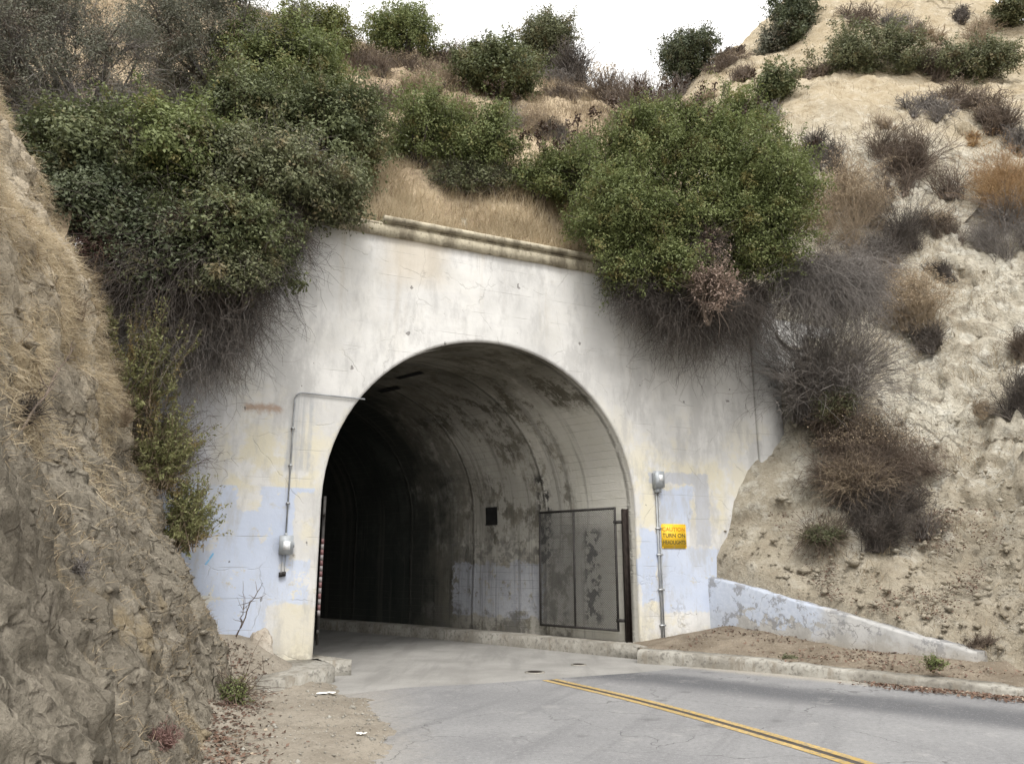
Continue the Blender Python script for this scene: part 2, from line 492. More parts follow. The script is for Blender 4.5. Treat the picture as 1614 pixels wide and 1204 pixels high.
def mat_asphalt():
    m = NT("worn_asphalt", 0.9, 0.2)
    tc = m.tc(); c = m.xyz(tc); x, y = c[0], c[1]
    n = m.noise(tc, 0.55, 5, 0.6); n2 = m.noise(tc, 90, 3, 0.7); n3 = m.noise(tc, 9, 6, 0.72)
    col = m.mix(m.sm(n, 0.3, 0.7), (0.20, 0.20, 0.205), (0.26, 0.26, 0.263))
    # darker tyre-worn band on the far lane, pale dust beside the kerb
    dl = m.add(m.mul(m.sub(x, 4.6), 0.66), m.mul(m.sub(y, 9.6), 0.75))      # distance across the lane
    band = m.mul(m.sm(m.add(dl, m.mul(m.sub(n, .5), .8)), -0.75, 0.0), m.sm(m.add(dl, m.mul(m.sub(n, .5), .8)), 0.35, 1.0, 1.0, 0.0))
    col = m.mix(m.mul(band, 0.9), col, (0.095, 0.097, 0.105))
    dust = m.sm(m.add(dl, m.mul(m.sub(n3, .5), .35)), 1.35, 1.75)
    col = m.mix(m.mul(dust, 0.7), col, (0.40, 0.365, 0.30))
    # dirt drifting in from the left shoulder
    e = m.add(x, m.add(m.mul(m.sub(y, 6.5), 0.2), m.mul(m.sub(n3, 0.5), 1.2)))
    col = m.mix(m.mul(m.sm(e, -1.3, -0.2, 1.0, 0.0), 0.6), col, (0.35, 0.325, 0.285))
    lane = m.scale(tc, (1, 1, 1), rot=(0, 0, rad(26)))
    stk = m.noise(m.scale(lane, (3.2, .22, 1)), 1.0, 6, 0.65)
    col = m.mix(m.mul(m.sm(stk, 0.5, 0.7), 0.45), col, (0.15, 0.15, 0.155))
    blt = m.noise(m.scale(tc, 1, (6, 2, 1)), 2.4, 7, 0.72)
    col = m.mix(m.mul(m.sm(blt, 0.55, 0.7), 0.4), col, (0.36, 0.355, 0.345))
    grit = m.noise(m.scale(tc, 1, (1, 4, 2)), 20, 6, 0.85)
    col = m.mix(m.mul(m.sm(grit, 0.5, 0.66), 0.5), col, (0.11, 0.11, 0.115))
    col = m.mix(m.mul(m.sm(grit, 0.46, 0.34), 0.45), col, (0.42, 0.42, 0.415))
    oil = m.voro(m.add_v(tc, m.noise(tc, 3, 3, col=True), 0.3), 0.9, "F1")
    col = m.mix(m.mul(m.sm(oil, 0.05, 0.13, 1.0, 0.0), 0.5), col, (0.09, 0.09, 0.092))
    col = m.mix(m.mul(m.sm(n2, 0.52, 0.7), 0.5), col, (0.085, 0.086, 0.09))
    col = m.mix(m.mul(m.sm(m.noise(m.scale(tc, 1, (3, 3, 3)), 70, 2), 0.6, 0.72), 0.5), col, (0.44, 0.44, 0.43))
    cr = m.sm(m.voro(m.add_v(tc, m.noise(tc, 1.6, 4, col=True), 0.8), 0.5), 0.0, 0.006, 1.0, 0.0)
    col = m.mix(m.mul(cr, m.mul(m.sm(n, .4, .55), 0.75)), col, (0.06, 0.06, 0.06))
    m.bump(m.add(n2, m.mul(n3, .4)), 0.6, 0.008)
    return m.done(col)


def mat_slab():
    m = NT("tunnel_floor_concrete", 0.85, 0.25)
    tc = m.tc(); n = m.noise(tc, 0.9, 6, 0.65); n2 = m.noise(tc, 40, 4, 0.7)
    st = m.noise(m.scale(tc, (2.6, 0.35, 1), rot=(0, 0, rad(-46))), 1.0, 5, 0.6)
    col = m.mix(m.sm(n, 0.3, 0.7), (0.25, 0.243, 0.23), (0.34, 0.332, 0.315))
    col = m.mix(m.mul(m.sm(st, 0.48, 0.66), 0.5), col, (0.20, 0.195, 0.185))
    col = m.mix(m.mul(m.sm(n2, 0.5, 0.7), 0.4), col, (0.18, 0.18, 0.17))
    m.bump(n2, 0.4, 0.008)
    return m.done(col)


def mat_dirt(name, a, b, peb=(0.42, 0.39, 0.34)):
    m = NT(name, 0.95, 0.1)
    tc = m.tc(); n = m.noise(tc, 1.3, 6, 0.65); n2 = m.noise(tc, 24, 5, 0.7)
    col = m.mix(m.sm(n, 0.3, 0.7), a, b)
    col = m.mix(m.mul(m.sm(n2, 0.5, 0.7), 0.5), col, [v * 0.45 for v in a])
    col = m.mix(m.mul(m.sm(m.noise(m.scale(tc, 1, (9, 1, 4)), 45, 2), 0.64, 0.7), 0.8), col, peb)
    m.bump(n2, 0.7, 0.03)
    return m.done(col)


def mat_bank():
    """pale crumbling sandstone"""
    m = NT("pale_sandstone", 0.95, 0.08)
    tc = m.tc(); c = m.xyz(tc)
    n = m.noise(tc, 0.45, 6, 0.6); n1 = m.noise(tc, 2.3, 7, 0.68); n2 = m.noise(tc, 17, 6, 0.72)
    col = m.mix(m.sm(n, 0.36, 0.64), (0.48, 0.43, 0.34), (0.62, 0.58, 0.485))
    col = m.mix(m.mul(m.sm(n1, 0.5, 0.64), 0.75), col, (0.70, 0.675, 0.595))
    col = m.mix(m.mul(m.sm(n1, 0.48, 0.30), 0.7), col, (0.27, 0.225, 0.165))
    # bedding seams dipping towards the road
    w = m.add_v(tc, m.noise(tc, 0.8, 5, 0.6, col=True), 1.3)
    cw = m.xyz(m.scale(w, 1, rot=(rad(20), rad(-38), 0)))
    seam = m.noise(m.vec(m.mul(cw[0], 0.35), m.mul(cw[1], 0.35), m.mul(cw[2], 3.4)), 1.0, 5, 0.65)
    sk = m.mul(m.sm(seam, 0.60, 0.68), m.sm(n, 0.4, 0.55))
    col = m.mix(m.mul(sk, 0.55), col, (0.20, 0.165, 0.12))
    col = m.mix(m.mul(m.sm(n2, 0.54, 0.7), 0.5), col, (0.25, 0.205, 0.145))
    n5 = m.noise(m.scale(w, (1, 1, 1.8)), 1.5, 8, 0.75)
    col = m.mix(m.mul(m.sm(n5, 0.50, 0.36), 0.6), col, (0.235, 0.205, 0.16))
    fx = m.voro(m.scale(w, (1, 1, 2.4), rot=(rad(20), rad(-38), 0)), 1.5)
    col = m.mix(m.mul(m.sm(fx, 0.0, 0.035, 1.0, 0.0), m.mul(m.sm(n, 0.42, 0.58), 0.5)), col, (0.13, 0.11, 0.085))
    # soil and talus low down
    zz = m.add(c[2], m.mul(m.sub(n1, .5), 3.0))
    col = m.mix(m.mul(m.sm(zz, 1.4, 3.4, 1.0, 0.0), 0.6), col, (0.40, 0.345, 0.26))
    # ochre grassy soil far up
    col = m.mix(m.mul(m.sm(m.add(c[2], m.mul(m.sub(n, .5), 8.0)), 13.5, 17.0), 0.5), col, (0.45, 0.345, 0.20))
    m.bump(m.sub(m.add(m.add(n1, n5), m.mul(n2, 0.45)), m.mul(sk, 0.8)), 1.0, 0.15)
    return m.done(col)


def mat_hill():
    m = NT("dry_grassy_soil", 0.95, 0.08)
    tc = m.tc()
    n = m.noise(tc, 0.6, 6, 0.65); n2 = m.noise(tc, 9, 6, 0.72)
    col = m.mix(m.sm(n, 0.36, 0.64), (0.37, 0.29, 0.20), (0.56, 0.46, 0.325))
    col = m.mix(m.mul(m.sm(n2, 0.48, 0.66), 0.6), col, (0.16, 0.12, 0.09))
    m.bump(n2, 0.8, 0.1)
    return m.done(col)


def mat_cliff():
    m = NT("grey_brown_cut_bank", 0.95, 0.08)
    tc = m.tc(); c = m.xyz(tc)
    n = m.noise(tc, 0.8, 6, 0.65); n1 = m.noise(tc, 3.2, 7, 0.7); n2 = m.noise(tc, 20, 6, 0.74)
    col = m.mix(m.sm(n, 0.36, 0.64), (0.215, 0.19, 0.15), (0.345, 0.31, 0.25))
    col = m.mix(m.mul(m.sm(n1, 0.52, 0.66), 0.7), col, (0.36, 0.32, 0.26))
    col = m.mix(m.mul(m.sm(n1, 0.46, 0.32), 0.65), col, (0.105, 0.095, 0.075))
    up = m.sm(m.add(c[2], m.mul(m.sub(n, .5), 3.5)), 2.6, 4.2)
    col = m.mix(m.mul(up, 0.8), col, (0.64, 0.55, 0.42))  # pale straw soil up top, brightened as if catching more light
    och = m.sm(m.noise(m.scale(tc, (1, 1, 0.5), (2, 5, 1)), 1.0, 5), 0.58, 0.66)
    col = m.mix(m.mul(och, 0.6), col, (0.42, 0.33, 0.20))
    col = m.mix(m.mul(m.sm(n2, 0.52, 0.64), 0.5), col, (0.105, 0.09, 0.07))
    n4 = m.noise(m.scale(tc, 1, (2, 7, 3)), 7.5, 7, 0.75)
    col = m.mix(m.mul(m.sm(n4, 0.52, 0.62), 0.5), col, (0.46, 0.41, 0.33))
    col = m.mix(m.mul(m.sm(n4, 0.42, 0.33), 0.55), col, (0.085, 0.073, 0.058))
    w_ = m.add_v(tc, m.noise(tc, 2.2, 4, 0.55, col=True), 0.28)
    ck = m.voro(m.scale(w_, (1, 1, 1.5)), 1.5); ck2 = m.voro(m.scale(w_, (1, 1, .8), (4, 1, 7)), 4.2)
    c1 = m.mul(m.sm(ck, 0.0, 0.045, 1.0, 0.0), m.sm(n, 0.40, 0.55)); c2 = m.mul(m.sm(ck2, 0.0, 0.06, 1.0, 0.0), m.sm(n1, 0.45, 0.58))
    col = m.mix(m.mul(c1, 0.4), col, (0.055, 0.046, 0.036)); col = m.mix(m.mul(c2, 0.3), col, (0.085, 0.07, 0.055))
    m.bump(m.sub(m.add(n1, m.add(m.mul(n4, 0.6), m.mul(n2, 0.5))), m.add(m.mul(c1, .5), m.mul(c2, .25))), 1.0, 0.10)
    return m.done(col)


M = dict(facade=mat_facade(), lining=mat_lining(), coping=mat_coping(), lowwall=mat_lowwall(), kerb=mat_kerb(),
         asphalt=mat_asphalt(), slab=mat_slab(), dirt=mat_dirt("packed_dirt", (0.225, 0.198, 0.16), (0.315, 0.283, 0.235)), soil=mat_dirt("verge_soil", (0.145, 0.118, 0.088), (0.26, 0.22, 0.17)),
         bank=mat_bank(), hill=mat_hill(), cliff=mat_cliff(),
         steel=plain("galvanised_steel", (0.42, 0.43, 0.44), 0.45, 0.5, 0.6, 0.2, 10),
         conduit=plain("grey_painted_pipe", (0.33, 0.345, 0.36), 0.6, 0.4, 0.2, 0.2, 10),
         box=plain("grey_box_paint", (0.36, 0.385, 0.41), 0.55, 0.4, 0.2, 0.15, 12),
         plate=plain("bright_cover_plate", (0.80, 0.82, 0.84), 0.4, 0.5, 0.1, 0.06, 8),
         rust=plain("rusty_brown_steel", (0.030, 0.023, 0.020), 0.8, 0.25, 0.2, 0.4, 9),
         gateframe=plain("dark_gate_pipe", (0.045, 0.042, 0.04), 0.7, 0.3, 0.2, 0.3, 9),
         wire=plain("dull_wire", (0.15, 0.15, 0.147), 0.7, 0.3, 0.3, 0.2, 9),
         dark=plain("hollow_shade_black", (0.02, 0.02, 0.02), 0.9, 0.1),
         tape_w=plain("tape_white", (0.22, 0.20, 0.20), 0.5, 0.4), tape_r=plain("tape_red", (0.15, 0.075, 0.075), 0.5, 0.4),
         yellow=plain("sign_yellow", (0.80, 0.50, 0.03), 0.5, 0.4, 0, 0.08, 5),
         letter=plain("sign_black_letters", (0.10, 0.085, 0.03), 0.6, 0.3, 0, 0.3, 60),
         fade=plain("sign_faded_letters", (0.55, 0.22, 0.02), 0.6, 0.3, 0, 0.3, 60),
         paper=plain("paper_white", (0.78, 0.77, 0.74), 0.8, 0.2, 0, 0.05))


def mat_paintline():
    m = NT("worn_yellow_line", 0.8, 0.25)
    tc = m.tc(); n = m.noise(tc, 22, 6, 0.75); n1 = m.noise(tc, 2, 4)
    col = m.mix(m.sm(n1, .3, .7), (0.40, 0.275, 0.085), (0.50, 0.355, 0.14))
    col = m.mix(m.mul(m.sm(n, 0.46, 0.58), 0.85), col, (0.21, 0.19, 0.155))
    return m.done(col)
M["line"] = mat_paintline()

# ------------------------------------------------------------------ tunnel portal
HW, SPR = 3.0, 2.65          # half width and springing height of the arch
TOPZ = 7.62
PHI = rad(21.4)
RC = 90.0
portal = thing("tunnel_portal", "white painted concrete tunnel portal with round arch, peeling pale blue patches and stepped coping",
               "tunnel portal", PO, TH)


def arch_prof(r, n=40, zb=-0.05):
    """profile from right foot over the crown to the left foot"""
    pts = [(r, z) for z in np.linspace(zb, SPR, 8)[:-1]]
    pts += [(r * math.cos(a), SPR + r * math.sin(a)) for a in np.linspace(0, math.pi, n)]
    pts += [(-r, z) for z in np.linspace(SPR, zb, 8)[1:]]
    return np.array(pts)


def path(L):
    """point on the tunnel axis and the turn of the section there (portal frame)"""
    k = 60
    ls = np.linspace(0, L, k)
    ph = PHI + ls / RC
    x = -TRAPZ(np.sin(ph), ls); y = TRAPZ(np.cos(ph), ls)
    return x, y, L / RC


def section_pt(L, s, z):
    x, y, b = path(L)
    return np.array([x + s * math.cos(b), y + s * math.sin(b), z])


# facade with the opening left out
SL, SR = -6.8, 6.8
f = MB()
e = 0.05
ap = arch_prof(HW + e)
for d, rev in ((0.0, False), (0.6, True)):
    cols = []
    for x in np.linspace(SL, -(HW + e), 5): cols.append((x, -0.3))
    arc = [(-(HW + e) * math.cos(a), SPR + (HW + e) * math.sin(a)) for a in np.linspace(0, math.pi, 48)]
    seq = [cols, arc, [(x, -0.3) for x in np.linspace(HW + e, SR, 5)]]
    for sq in seq:
        for (x0, z0), (x1, z1) in zip(sq[:-1], sq[1:]):
            q = [(x0, d, z0), (x1, d, z1), (x1, d, TOPZ), (x0, d, TOPZ)]
            f.add(q, [(3, 2, 1, 0) if rev else (0, 1, 2, 3)])
f.add([(SL, 0, TOPZ), (SR, 0, TOPZ), (SR, .6, TOPZ), (SL, .6, TOPZ)], [(0, 1, 2, 3)])
for x, o in ((SL, (0, 1, 2, 3)), (SR, (3, 2, 1, 0))):
    f.add([(x, 0, -.3), (x, 0, TOPZ), (x, .6, TOPZ), (x, .6, -.3)], [o])
# rounded arris of the arch
prev = None
prof = arch_prof(1.0)
def arris(k):
    a = k / 4 * math.pi / 2
    r = HW + e * (1 - math.sin(a)); d = e * (1 - math.cos(a))
    return np.array([(p[0], d, p[1]) for p in arch_prof(r)])
for k in range(4):
    A, B = arris(k), arris(k + 1)
    n = len(A)
    f.add(np.concatenate([A, B]), [(i, n + i, n + i + 1, i + 1) for i in range(n - 1)])
link("facade", f.me("facade", M["facade"]), portal)

# lining: a swept vault, with an added cap far round the bend
Ls = np.concatenate([[e], np.arange(0.35, 12, 0.35), np.arange(12, 48, 1.5)])
pr = arch_prof(HW)
ulen = np.concatenate([[0], np.cumsum(np.linalg.norm(np.diff(pr, axis=0), axis=1))])
G = np.zeros((len(Ls), len(pr), 3)); UV = np.zeros((len(Ls), len(pr), 2))
for i, L in enumerate(Ls):
    for j, (s, z) in enumerate(pr):
        G[i, j] = section_pt(L, s, z) if i else (s, e, z)
    UV[i, :, 0] = ulen; UV[i, :, 1] = L
G[1:] += 0.012 * fbm(G[1:], 0.9, 3, 4.0).reshape(G[1:].shape[:2])[..., None] * np.array([1, 0, 1])
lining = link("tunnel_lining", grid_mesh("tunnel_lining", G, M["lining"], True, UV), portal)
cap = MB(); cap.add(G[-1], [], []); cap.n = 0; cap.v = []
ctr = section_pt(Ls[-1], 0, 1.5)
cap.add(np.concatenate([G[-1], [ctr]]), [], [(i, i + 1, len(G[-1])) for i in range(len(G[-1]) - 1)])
link("light_block_cap", cap.me("light_block_cap", M["lining"]), portal)  # unseen cap added to keep daylight out of the far end

# near-black plates on the lining, painted as the shade inside slots and a hole
def lining_plate(name, L0, L1, u0, u1, mat):
    g = np.zeros((5, 5, 3))
    for i, L in enumerate(np.linspace(L0, L1, 5)):
        for j, u in enumerate(np.linspace(u0, u1, 5)):
            s = np.interp(u, ulen, pr[:, 0]); z = np.interp(u, ulen, pr[:, 1])
            p = section_pt(L, s, z); c = section_pt(L, 0, min(z, SPR))
            g[i, j] = p + (c - p) / np.linalg.norm(c - p) * 0.03
    link(name, grid_mesh(name, g, mat), lining)
for (L0, L1, u0, u1) in ((2.7, 3.5, 6.9, 7.02), (4.0, 4.7, 6.5, 6.62), (2.5, 4.0, 9.2, 9.32), (1.6, 2.6, 10.2, 10.3)):
    lining_plate("slot_dark_plate", L0, L1, u0, u1, M["dark"])
lining_plate("hole_dark_plate", 3.6, 3.95, 2.55, 2.95, M["dark"])

# coping: two stepped courses with a groove between, chipped along the top
def course(name, s0, s1, y0, z0, z1, chip, seed):
    xs = np.arange(s0, s1 + .01, 0.12)
    prof = [(0.3, z0), (y0, z0), (y0, z1 - 0.03), (y0 + 0.008, z1 - .008), (y0 + 0.03, z1), (0.3, z1)]
    P = np.array([[(x, y, z) for (y, z) in prof] for x in xs])
    P += (fbm(P * np.array([1, .2, .2]), 2.5, 5, seed) * chip).reshape(P.shape[:2])[..., None] * np.array([0, 1, 1])
    m = MB(); n = len(prof); a = len(xs)
    m.add(P.reshape(-1, 3), [(i * n + j, i * n + (j + 1) % n, (i + 1) * n + (j + 1) % n, (i + 1) * n + j) for i in range(a - 1) for j in range(n)]
          + [], [])
    for i in (0, a - 1):
        o = P[i]; m.add(o, [(0, 1, 2, 3), (0, 3, 4, 5)])
    return link(name, m.me(name, M["coping"]), portal)
course("coping", SL, SR, -0.07, 7.38, 7.58, 0.010, 3)
course("coping_lip", -2.2, SR, -0.12, 7.65, 7.75, 0.012, 9)
course("coping_neck", SL, SR, -0.02, 7.58, 7.65, 0.008, 5)

# pilaster at the right end and the wing set back beyond it
m = MB(); m.box(6.15, 6.83, -0.10, 0.02, -0.3, 7.37)
link("pilaster", m.me("pilaster", M["facade"]), portal)
m = MB(); m.box(6.83, 9.2, 0.35, 0.7, -0.3, 7.2)
link("wing_wall", m.me("wing_wall", M["facade"]), portal)

# raised ledge along both inner walls
def ledge(name, side, w, L0, L1):
    P = []
    for L in np.linspace(L0, L1, 40):
        a = section_pt(L, side * (HW + 0.05), 0); b = section_pt(L, side * (HW - w), 0)
        P.append([a + [0, 0, .22], b + [0, 0, .22], b + [0, 0, -.05]])
    P = np.array(P); P = np.concatenate([P[:1] * [1, 1, 0] + [0, 0, -.05], P])
    if side > 0: P = P[:, ::-1]
    return link(name, grid_mesh(name, P, M["kerb"], False), portal)
ledge("ledge", 1, 0.55, -0.75, 46); ledge("ledge", -1, 0.4, -0.35, 46)

# ------------------------------------------------------------------ gates
def chain_gate(label, loc, ang, width=1.98, z0=0.43, z1=2.70, tape=False, group=None):
    g = thing("chain_link_gate", label, "gate", loc, ang, group)
    fr = MB(); r = 0.024
    fr.tube([(0, 0, z0), (width, 0, z0)], r); fr.tube([(0, 0, z1), (width, 0, z1)], r)
    fr.tube([(0, 0, z0 - .02), (0, 0, z1 + .02)], r); fr.tube([(width, 0, z0 - .02), (width, 0, z1 + .02)], r)
    fr.tube([(width * .53, 0, z0), (width * .53, 0, z1)], r * .9)
    link("frame", fr.me("frame", M["gateframe"], True), g)
    H = z1 - z0; st = 0.045; w = MB()
    for k in np.arange(-H, width, st):
        x0, x1 = max(k, 0), min(k + H, width)
        if x1 - x0 < .03: continue
        w.tube([(x0, 0.004, z0 + x0 - k), (x1, 0.004, z0 + x1 - k)], 0.0046, 3, False)
        w.tube([(x0, -0.004, z1 - (x0 - k)), (x1, -0.004, z1 - (x1 - k))], 0.0046, 3, False)
    link("wire_mesh", w.me("wire_mesh", M["wire"]), g)
    for z in (z0 + .15, z1 - .3):
        hg = MB(); hg.box(-0.14, 0.03, -0.02, 0.02, z, z + .06); link("hinge", hg.me("hinge", M["gateframe"]), g)
    if tape:
        for i in range(14):
            m = MB(); zz = 0.85 + i * 0.085
            m.box(-0.034, -0.024, -0.022, 0.022, zz, zz + .084)
            link("tape", m.me("tape", M["tape_r"] if i % 2 else M["tape_w"]), g)
    return g

p0 = section_pt(0.28, HW - 0.20, 0); p1 = section_pt(2.6, HW - 0.16, 0)
w0 = P2W(*p0); dirw = P2W(*p1) - w0
chain_gate("dark chain-link gate folded open against the right inner wall of the tunnel", w0, math.atan2(dirw[1], dirw[0]))
m = MB()
m.box(-.07, .07, -.055, -.043, .18, 2.68); m.box(-.07, .07, .043, .055, .18, 2.68); m.box(-.008, .008, -.043, .043, .18, 2.68)
gp = link("gate_post", m.me("gate_post", M["rust"]), None, P2W(2.84, 0.14), TH + rad(70))
tag(gp, "rusty brown steel post standing just inside the right jamb of the arch", "post")
chain_gate("chain-link gate with red and white tape seen edge-on at the left jamb of the arch", P2W(-2.93, 0.12), math.pi / 2 + rad(14.3), tape=True)

# ------------------------------------------------------------------ conduits, boxes, sign
def local_on_face(px, py):
    """portal (s,z) of a photo pixel on the face"""
    lo, hi = 5.0, 40.0
    for _ in range(60):
        mid = (lo + hi) / 2
        p = pix(px, py, mid)
        if W2P(p[0], p[1])[1] < 0: lo = mid
        else: hi = mid
    s, d = W2P(p[0], p[1])
    return s, p[2]

sA, zA = local_on_face(450, 845); sB, zB = local_on_face(462, 618); sC, zC = local_on_face(570, 627)
c = thing("electrical_conduit", "thin grey conduit rising from a small meter box left of the arch then bending right", "conduit", P2W(sA, 0, 0), TH)
t = MB()
zr = zB
pts = [(0, -.03, zA), (0, -.03, zr - .12)] + [(0.12 - .12 * math.cos(a), -.03, zr - .12 + .12 * math.sin(a)) for a in np.linspace(0.2, math.pi / 2, 5)] + [(sC - sA + .05, -.03, zr - .02)]
t.tube(pts, 0.013, 8)
link("pipe", t.me("pipe", M["conduit"], True), c)
for z in (zA + .5, zA + 1.1, zA + 1.7):
    t = MB(); t.box(-.03, .03, -.047, -.0, z, z + .025); link("strap", t.me("strap", M["steel"]), c)
b = MB(); b.box(-.09, .09, -.12, 0, zA - .27, zA); b.box(-.105, .105, -.135, -.12, zA - .28, zA + .012); b.tube([(0, -.05, zA), (0, -.05, zA + .05)], .024)
b.box(.105, .13, -.10, -.05, zA - .17, zA - .09)
bx = link("meter_box", b.me("meter_box", M["box"]), c)
b = MB(); b.box(-.045, .06, -.142, -.135, zA - .21, zA - .08)
link("cover_plate", b.me("cover_plate", M["plate"]), bx)
sD, zD = local_on_face(445, 905)
for x in (-.03, .02):
    b = MB(); b.tube([(x, -.02, zA - .28), (x - .005, -.02, zD + .03)], .0045, 6); link("wire", b.me("wire", M["conduit"]), c)
    b = MB(); b.box(x - .035, x + .015, -.05, 0, zD - .03 + x * .2, zD + .04 + x * .2); link("clip", b.me("clip", M["gateframe"]), c)

sA, zA = local_on_face(1034, 770); sE, _ = local_on_face(1039, 1000); 
c = thing("light_sensor", "small grey hooded sensor box on twin vertical conduits right of the arch", "sensor", P2W(sA, 0, 0), TH)
for x, r_ in ((-.022, .017), (.03, .013)):
    t = MB(); t.tube([(x, -.03, .15), (x, -.03, zA - .05)], r_, 8); link("pipe", t.me("pipe", M["conduit"], True), c)
for z in (.5, 1.15, 1.8, 2.3):
    t = MB(); t.box(-.06, .065, -.052, 0, z, z + .03); link("strap", t.me("strap", M["steel"]), c)
b = MB(); b.box(-.085, .085, -.13, 0, zA, zA + .30); b.box(-.105, .105, -.15, -.13, zA + .02, zA + .33); b.box(-.06, .06, -.10, -.01, zA - .08, zA)
bx = link("sensor_box", b.me("sensor_box", M["box"]), c)
b = MB(); b.box(-.02, .07, -.157, -.15, zA + .14, zA + .26)
link("lens", b.me("lens", M["plate"]), bx)

sA, zA = local_on_face(1043, 864); sB, zB = local_on_face(1080, 828)
sz = sB - sA; hz = 0.47
sg = thing("warning_sign", "square yellow sign reading caution turn on headlights on the wall right of the arch", "sign", P2W((sA + sB) / 2, 0, zA), TH)
pl = MB(); hw = sz / 2; r = 0.03
pl.box(-hw + r, hw - r, -.014, -.008, 0, hz); pl.box(-hw, -hw + r, -.014, -.008, r, hz - r); pl.box(hw - r, hw, -.014, -.008, r, hz - r)
for sx in (-1, 1):
    for z0 in (r, hz - r):
        a = np.linspace(0, math.pi / 2, 6)
        sgn = -1 if z0 == r else 1
        v = [(sx * (hw - r), -.014, z0)] + [(sx * (hw - r + r * math.cos(t_)), -.014, z0 + sgn * r * math.sin(t_)) for t_ in a]
        pl.add(v, [], [(0, i, i + 1) for i in range(1, 6)])
link("panel", pl.me("panel", M["yellow"]), sg)
for txt, zc, mt in (("CAUTION", .365, "fade"), ("TURN ON", .245, "letter"), ("HEADLIGHTS", .115, "letter")):
    cu = bpy.data.curves.new("lettering", "FONT"); cu.body = txt; cu.align_x = "CENTER"; cu.align_y = "CENTER"; cu.size = 0.105; cu.extrude = 0.0006; cu.offset = 0.0016
    o = bpy.data.objects.new("tmp", cu); COL.objects.link(o)
    dg = bpy.context.evaluated_depsgraph_get()
    me = bpy.data.meshes.new_from_object(o.evaluated_get(dg)); me.name = "lettering"
    bpy.data.objects.remove(o)
    me.materials.clear(); me.materials.append(M[mt])
    lo = link("lettering", me, sg, (0, -.0165, zc))
    wd = max(v.co.x for v in me.vertices) * 2
    lo.rotation_euler = (math.pi / 2, 0, 0); lo.scale = (min(1.25, (sz - .05) / wd), 1.0, 1)
for z in (.03, hz - .03):
    b = MB(); b.tube([(0, -.02, z), (0, 0, z)], .008, 6); link("bolt", b.me("bolt", M["steel"]), sg)

# ------------------------------------------------------------------ ground, road, kerbs
g = 400.0
o = link("ground", mesh("ground", [(-g, -g, -.12), (g, -g, -.12), (g, g, -.12), (-g, g, -.12)], np.array([(0, 1, 2, 3)]), M["dirt"]))
tag(o, kind="structure")

def gpt(px, py, z=0.0):
    """ground point under a photo pixel"""
    a, b = (px - CX) / FPX, (CY - py) / FPX
    fw, up = CP - b * SP, SP + b * CP
    k = (z - CAM_Z) / up
    return np.array([a * k, fw * k, z])

din = P2W(*section_pt(14, HW - .55, 0)) ; 
KERB = [P2W(*section_pt(L, HW - 0.55, 0))[:2] for L in (30, 20, 12, 8, 5, 3, 1.5, 0.3)]
KERB_OUT = [(2.15, 13.9), (3.0, 13.35), (3.84, 12.75), (5.2, 11.5), (6.6, 10.15), (8.5, 8.0), (10.4, 5), (11.8, 1), (12.5, -5)]
def smooth_path(pts, n=160):
    pts = np.array(pts, float)
    t = np.concatenate([[0], np.cumsum(np.linalg.norm(np.diff(pts, axis=0), axis=1))])
    # catmull-rom by hermite on chord length
    mm = np.gradient(pts, t, axis=0)
    tt = np.linspace(0, t[-1], n); i = np.clip(np.searchsorted(t, tt) - 1, 0, len(t) - 2)
    h = (t[i + 1] - t[i]); u = ((tt - t[i]) / h)[:, None]; h = h[:, None]
    return ((2 * u**3 - 3 * u**2 + 1) * pts[i] + (u**3 - 2 * u**2 + u) * h * mm[i] + (-2 * u**3 + 3 * u**2) * pts[i + 1] + (u**3 - u**2) * h * mm[i + 1])
KP = smooth_path(KERB_OUT, 120)
def offset(P, d):
    T = np.gradient(P, axis=0); T /= np.linalg.norm(T, axis=1)[:, None]
    return P + d * np.stack([-T[:, 1], T[:, 0]], 1)      # left of travel
# kerb: rounded top edge, cut in lengths, sinking into the dirt farther along
rows = []
dist = np.concatenate([[0], np.cumsum(np.linalg.norm(np.diff(KP, axis=0), axis=1))])
KZ = np.interp(dist, [0, 2.0, 3.4, 6, 14], [.215, .20, .145, .12, .11])
for off_, z in ((-0.02, -.06), (0.0, .12), (0.012, .175), (0.05, .205), (0.28, .215), (0.29, .1)):
    q = offset(KP, off_); rows.append(np.concatenate([q, (z * (KZ / .215 if z > 0 else 1.0) * np.ones(len(q)))[:, None]], 1))
Kg = np.stack(rows, 1)
Kg += (fbm(Kg, 3.0, 4, 2.0) * 0.012).reshape(Kg.shape[:2])[..., None] * np.array([1, 1, 1])
dist = np.concatenate([[0], np.cumsum(np.linalg.norm(np.diff(KP, axis=0), axis=1))])
for k in (6.0 * 0 + 2.45, 5.5, 8.6):
    i = np.argmin(abs(dist - k)); Kg[i, :, 2] -= 0.03; Kg[i, :4, :2] += (offset(KP, .03) - KP)[i]
kr = link("kerb", grid_mesh("kerb", Kg[:, ::-1], M["kerb"], False))
tag(kr, kind="structure")

